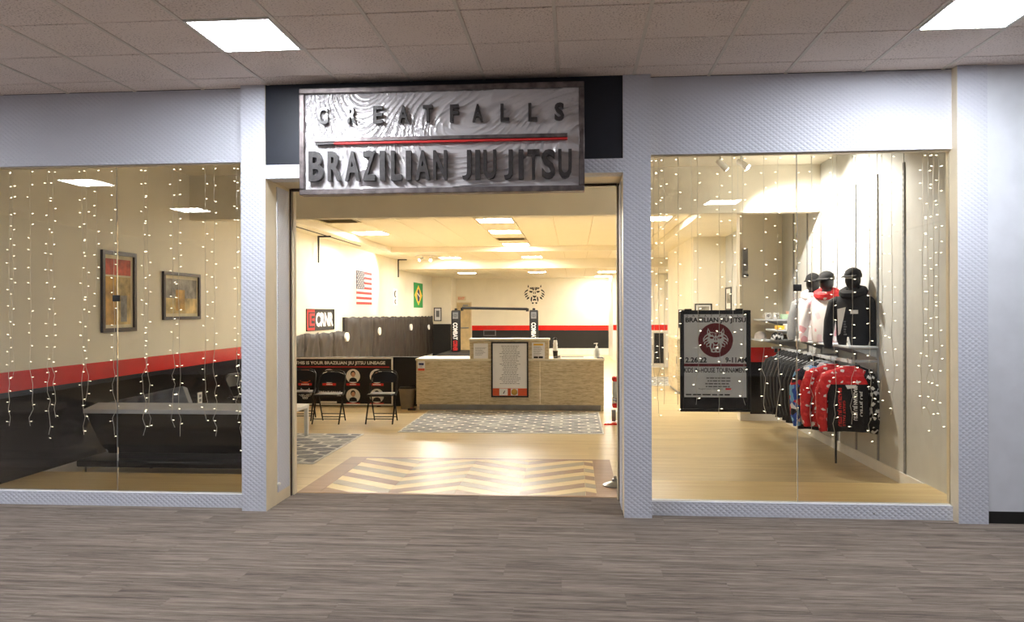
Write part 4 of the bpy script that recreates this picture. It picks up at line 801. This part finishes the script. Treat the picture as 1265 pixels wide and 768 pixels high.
mb = MB(); text(mb, 'BRAZILIAN JIU JITSU', ff, .25, .6, .02, .07, bold=.03); text(mb, 'JIU JITSU', ff, .3, .56, .09, .12, bold=.02); mb.build('white_lettering', 'whitep', gt, False)
mb = MB(); poly(mb, lambda u, v, o: (u, -.07 - o, v), [(-.05, -.24), (.06, -.24), (.04, -.27), (-.03, -.28)], .001); mb.build('neck_patch', 'whitep', gt, False)
mb = MB(); tiger(mb, lambda u, v, o: (u, -.07 - o, v), .17, -.34, .085, 0, 1, .002); mb.build('tiger_print', ['whitep', 'blackp'], bt, False)
# torso forms on the shelf
def torso(loc, rz, label, mats, hd, sc_=1.0):
    t = thing('torso_form', loc, label, 'mannequin', None, rz)
    MB().loft([ring(.15, .09, 0), ring(.17, .1, .05), ring(.175, .1, .2), ring(.19, .105, .36), ring(.2, .095, .45), ring(.16, .08, .51), ring(.08, .06, .55), ring(.06, .055, .58)]).build('jacket_body', mats[0], t, False)
    for s in (-1, 1): MB().tube([(s * .14, 0, .47), (s * .2, -.01, .43), (s * .245, -.02, .25), (s * .25, -.05, .06), (s * .24, -.06, -.0 if mats[0] != 'blackfab' else -.04)], [.06, .07, .058, .05, .042], 10).build('sleeve', mats[1], t, False)
    MB().tube([(.1 * math.cos(a), .01 + .085 * math.sin(a), .56 + .03 * math.sin(a)) for a in (2 * math.pi * k / 18 for k in range(19))], .05, 8).build('hood_collar', mats[2], t, False)
    MB().tube([(0, 0, .54), (0, 0, .62)], .05, 12).build('neck', 'blackp', t, False)
    h = MB().ell((0, 0, .69), .078, .092, .105, 16, 10).build('head', hd, t, False)
    MB().lathe((0, .005, .715), [(.088, 0), (.09, .03), (.075, .075), (.04, .1), (.01, .108)], 16).build('cap_crown', 'blackfab', h, False); MB().add([(-.07, -.07, .73), (.07, -.07, .73), (.06, -.15, .71), (0, -.165, .712), (-.06, -.15, .71), (-.07, -.07, .738), (.07, -.07, .738), (.06, -.15, .718), (0, -.165, .72), (-.06, -.15, .718)], [(0, 1, 2, 3, 4), (9, 8, 7, 6, 5), (0, 5, 6, 1), (1, 6, 7, 2), (2, 7, 8, 3), (3, 8, 9, 4), (4, 9, 5, 0)]).build('cap_peak', 'blackfab', h, False)
    MB().lathe((0, 0, -.0), [(.1, 0), (.1, .004)], 16).build('stand_plate', 'chair', t, False)
    return t
t1 = torso((2.95, 8.42, SHZ + .001), -.75, 'torso form in black hooded jacket with white chest print and cap', ['blackfab', 'blackfab', 'blackfab'], 'blackp')
fc = lambda u, v, o: (u, -.104 - o, v)
mb = MB(); poly(mb, fc, [(-.12, .38), (-.03, .4), (-.05, .3), (-.09, .12), (-.11, .1)], .004); rect(mb, fc, .02, .1, .33, .37, .004); mb.build('chest_print', 'whitep', t1, False); mb = MB(); lines(mb, fc, -.05, -.02, .1, .26, 6, 0, .006, .6); mb.build('side_print', 'greyp', t1, False)
mb = MB(); rect(mb, lambda u, v, o: (u, -.092 - o, v), -.04, .03, .7, .715, .004); mb.build('cap_label', 'whitep', t1, False)
torso((2.9, 9.12, SHZ + .001), -.7, 'torso form in white and pink jacket with black cap', ['pinkfab', 'pinkfab', 'redfab'], 'blackp')
torso((2.9, 9.62, SHZ + .001), -.6, 'torso form in white jacket with grey sleeves behind the pink one', ['whitefab', 'greyfab', 'whitefab'], 'blackp')
for k, y in enumerate((8.25, 8.85, 9.4, 9.95)):
    t = thing('price_card', (2.83, y, SHZ), 'small upright white price card on the edge of the long shelf', 'price card', 'price cards on the long shelf'); MB().add([(-.0, -.02, 0), (0, .02, 0), (.03, .02, 0), (.03, -.02, 0), (.008, -.02, .09), (.008, .02, .09), (.012, .02, .09), (.012, -.02, .09)], [(0, 1, 2, 3), (4, 5, 6, 7), (0, 1, 5, 4), (1, 2, 6, 5), (2, 3, 7, 6), (3, 0, 4, 7)]).build('card', 'whitep', t, False); MB().add([(-.001 + .004 * q, s_ * .014, .03 + .02 * q) for q in (0, 1) for s_ in (-1, 1)], [(0, 1, 3, 2)]).build('print', 'greyp', t, False)
# small shelves near the pier with caps, mugs and folded shirts
def small_shelf(x0, y0, y1, z, label):
    t = thing('small_shelf', ((x0 + XR) / 2, (y0 + y1) / 2, z - .03), label, 'shelf'); MB().rbox(x0, XR - .018, y0, y1, z - .025, z, .004, 1).build('board', 'ltgrey', t)
    for y in (y0 + .05, y1 - .05): MB().prism([(XR - .018, z - .025), (x0 + .08, z - .025), (XR - .018, z - .11)], 'y', y - .003, y + .003).build('bracket', 'standard', t)
small_shelf(2.66, 11.0, 11.7, 1.53, 'top small grey shelf of mugs beside the pier'); small_shelf(2.66, 10.35, 10.95, 1.40, 'middle small grey shelf of boxes beside the pier'); small_shelf(2.62, 11.0, 11.7, 1.24, 'bottom small grey shelf of caps beside the pier')
def mug(x, y, z, mt, label):
    t = thing('mug', (x, y, z), label, 'mug'); MB().lathe((0, 0, 0), [(.035, 0), (.04, .01), (.04, .09), (.034, .09), (.034, .02)], 14).build('cup', mt, t, False); MB().tube([(-.04, 0, .07), (-.065, 0, .065), (-.065, 0, .03), (-.04, 0, .02)], .006, 6).build('handle', mt, t, False); mb = MB(); tiger(mb, lambda u, v, o: (u, -.0395 - o, v), 0, .05, .025, None, 0, .002); mb.build('print', 'blackp', t, False)
mug(2.73, 11.12, 1.531, 'whitep', 'white mug with black print nearest the shelf edge on the top shelf'); mug(2.84, 11.1, 1.531, 'whitep', 'white mug standing between another mug and the green box')
t = thing('gift_box', (2.95, 11.1, 1.531), 'small mint green box on the top shelf', 'box'); MB().rbox(-.045, .045, -.05, .05, 0, .06, .004, 1).build('carton', 'mint', t, False); MB().rbox(-.047, .047, -.052, .052, .045, .07, .004, 1).build('lid', 'mint', t, False)
t = thing('gift_box', (3.04, 11.12, 1.531), 'small salmon pink box on the top shelf beside the wall', 'box'); MB().rbox(-.045, .045, -.06, .06, 0, .1, .004, 1).build('carton', 'pinkbox', t, False); MB().rbox(-.047, .047, -.062, .062, .085, .11, .004, 1).build('lid', 'pinkbox', t, False)
for k, (x, mt, h, lb) in enumerate(((2.73, 'yellow', .05, 'small yellow box at the edge of the middle shelf'), (2.84, 'whitep', .07, 'small white box on the middle shelf'), (2.95, 'ltgrey', .1, 'pale grey box on the middle shelf'), (3.04, 'pinkbox', .15, 'tall pink box on the middle shelf by the wall'))):
    t = thing('gift_box', (x, 10.5, 1.401), lb, 'box'); MB().rbox(-.045, .045, -.07, .07, 0, h - .02, .004, 1).build('carton', mt, t, False); MB().rbox(-.047, .047, -.072, .072, h - .025, h, .004, 1).build('lid', mt, t, False)
def cap(x, y, z, mt, label, rz):
    t = thing('baseball_cap', (x, y, z), label, 'cap', None, rz); MB().lathe((0, 0, 0), [(.085, 0), (.088, .03), (.075, .075), (.04, .1), (.008, .108)], 16).build('crown', mt, t, False); MB().ell((0, 0, .11), .008, .008, .005, 8, 4).build('button', mt, t, False)
    MB().prism([(-.075, -.05), (.075, -.05), (.065, -.13), (.03, -.155), (-.03, -.155), (-.065, -.13)], 'z', .0, .008).build('peak', mt, t, False)
cap(2.73, 11.55, 1.241, 'whitefab', 'white cap at the edge of the bottom small shelf', .4); cap(2.88, 11.2, 1.241, 'bwfab', 'black and white patterned cap on the bottom small shelf', -.3)
t = thing('folded_shirt', (3.04, 11.5, 1.241), 'folded tan shirt on the bottom small shelf', 'shirt'); MB().rbox(-.05, .05, -.12, .12, 0, .05, .02, 3).build('fold', 'bin', t, False); MB().rbox(-.045, .045, -.115, .0, .045, .065, .008, 2).build('collar', 'bin', t, False)
t = thing('short_rail', (2.95, 11.0, RZ), 'short pale rail with black clips under the bottom small shelf', 'rail'); MB().box(-.2, .14, -.006, .006, -.01, .02).build('bar', 'ltgrey', t, False)
for k in range(4): MB().rbox(-.16 + .07 * k, -.12 + .07 * k, -.012, .012, -.06, -.008, .004, 1).build('clip', 'blackp', t, False)
MB().box(.12, .142, -.006, .006, -.01, .02).build('wall_arm', 'standard', t, False)

# ------------------------------------------------------------------ tournament poster hung behind the glass
PYP = 6.6; FQ = fr_y(PYP); u0, u1, v0, v1 = .893, 1.477, .804, 1.659
pt = thing('tournament_poster', ((u0 + u1) / 2, PYP, v0), 'black-framed tournament poster with maroon tiger circle hanging behind the glass', 'poster')
for a, b, c, d in ((u0, u1, v1 - .028, v1), (u0, u1, v0, v0 + .024), (u0, u0 + .028, v0 + .024, v1 - .028), (u1 - .028, u1, v0 + .024, v1 - .028)): MB().rbox(a, b, PYP - .018, PYP + .012, c, d, .004, 1).build('frame_bar', 'matt', pt)
B(u0 + .02, u1 - .02, PYP, PYP + .008, v0 + .02, v1 - .02).build('backing', 'black', pt)
B(u0 + .034, u1 - .034, PYP - .003, PYP, .925, v1 - .034).build('sheet', 'paper', pt); FQ = fr_y(PYP - .003)
def qx(px): return at_y(px, 440, PYP).x
def qz(py): return at_y(884, py, PYP).z
mb = MB()
for ch_, px in zip('GREATFALLS', (849, 857, 864, 871.5, 879, 890, 897.5, 904.5, 912, 919.5)): text(mb, ch_, FQ, qx(px - 1.2), qx(px + 1.2), qz(391), qz(388.6))
text(mb, 'BRAZILIAN JIU JITSU', FQ, qx(847), qx(921.5), qz(399.6), qz(392), bold=.03); mb.build('club_words', 'blackp', pt)
mb = MB(); disc(mb, FQ, qx(884), qz(420), qx(905.5) - qx(884), None, .0015, n=40); dd = mb.build('maroon_disc', 'maroon', pt)
mb = MB(); tiger(mb, FQ, qx(884), qz(420), .105, 0, 1, .004, .105); mb.build('tiger_face', ['whitep', 'maroon'], pt)
mb = MB(); text(mb, '2.26.22', FQ, qx(846.5), qx(873), qz(447.8), qz(441), bold=.03); text(mb, '9-11AM', FQ, qx(896), qx(922.5), qz(447.8), qz(441), bold=.03); text(mb, 'KIDS IN-HOUSE TOURNAMENT', FQ, qx(845), qx(923), qz(460), qz(454), bold=.02); mb.build('event_words', 'blackp', pt)
mb = MB(); rect(mb, FQ, u0 + .034, u1 - .034, qz(452.5), qz(449), .0015); mb.build('maroon_rule', 'maroon', pt)
mb = MB(); lines(mb, FQ, qx(865), qx(906), qz(479), qz(465), 4, 0, .0015, .4, True); text(mb, 'Registration Deadline:', FQ, qx(863), qx(893), qz(481.5), qz(479)); mb.build('small_print', 'greyp', pt); mb = MB(); rect(mb, FQ, qx(896), qx(903), qz(481.3), qz(479.2), .0015); mb.build('date_print', 'redm', pt)
mb = MB(); lines(mb, FQ, qx(847), qx(921), qz(488.2), qz(486.4), 1, 0, .0015, .8); mb.build('footer_print', 'blackp', pt)
for x in (u0 + .1, u1 - .1): MB().tube([(x, PYP, v1 - .005), (x, PYP, 3.5)], .0009, 4).build('hanging_wire', 'clear', pt)
for x in (qx(850), qx(913)): MB().rbox(x - .03, x + .03, PYP - .02, PYP + .015, v1 - .004, v1 + .012, .004, 1).build('hanger_clip', 'blackp', pt)

# ------------------------------------------------------------------ fairy light strands
def strand(px, pend, label, group, bright=1.0, seed=0):
    rnd = random.Random(seed); Y = 6.43 + rnd.uniform(0, .03); x0 = at_y(px, 400, Y).x; zb = at_y(px, pend, Y).z
    t = thing('fairy_light_strand', (x0, Y, 2.95), label, 'fairy lights', group); pts = []; z = 2.98; x = 0; k = 0; wob = 0
    while z > zb:
        low = z < 1.2; wob = (rnd.uniform(-.02, .02) if low else rnd.uniform(-.004, .004)); pts.append(Vector((wob, rnd.uniform(-.006, .006), z - 2.95))); z -= .075 if low else .15
    MB().tube(pts, .0017, 5).build('wire', 'cord', t, False); mb = MB(); cap_ = MB(); z = 2.9
    while z > zb - .01:
        i = min(range(len(pts)), key=lambda q: abs(pts[q].z + 2.95 - z)); p = Vector((pts[i].x, pts[i].y, z - 2.95)); s = rnd.choice((-1, 1)); d = Vector((s * .9, rnd.uniform(-.4, .2), rnd.uniform(-.25, .35))).normalized()
        cap_.tube([p, p + d * .014], .0028, 5); mb.tube([p + d * .012, p + d * .018, p + d * .027], [.0026, .0032, .0018], 6); z -= rnd.uniform(.085, .15)
    b = mb.build('bulbs', 'bulb', t, False); b['kind'] = 'stuff'; c = cap_.build('bulb_sockets', 'cord', t, False); c['kind'] = 'stuff'
LS = [(12, 527), (16, 470), (38, 528), (60, 545), (66, 521), (102, 542), (108, 504), (120, 380), (141, 540), (178, 540), (183, 528), (214, 530), (221, 540), (254, 527), (265, 540), (293, 528), (297, 560)]
for i, (px, pe) in enumerate(LS): strand(px, pe, 'warm white fairy light strand hanging in the window before the sofa', 'fairy lights before the sofa', seed=i + 1)
RS = [(808, 470), (814, 520), (821, 500), (862, 506), (889, 512), (905, 420), (918, 505), (944, 512), (961, 528), (1003, 540), (1030, 538), (1053, 531), (1075, 545), (1090, 500), (1102, 520), (1140, 520), (1147, 545), (1153, 510), (1160, 530), (985, 520), (838, 505)]
for i, (px, pe) in enumerate(RS): strand(px, pe, 'warm white fairy light strand hanging in the window before the clothes', 'fairy lights before the clothes', seed=i + 60)
for n, (a, b) in enumerate(((XL + .01, -2.78), (.63, 2.95))):
    t = thing('fairy_light_cable', ((a + b) / 2, 6.445, 2.985), 'white header cable of the fairy lights above the ' + ('sofa window' if n == 0 else 'clothes window'), 'cable'); MB().tube([(a, 6.445, 2.985), ((a + b) / 2, 6.445, 2.98), (b, 6.445, 2.985)], .003, 6).build('cable', 'cord', t)
    for k in range(6): x = a + (b - a) * (k + .5) / 6; B(x - .008, x + .008, 6.4, 6.45, 2.98, 2.992).build('cable_hook', 'clear', t)
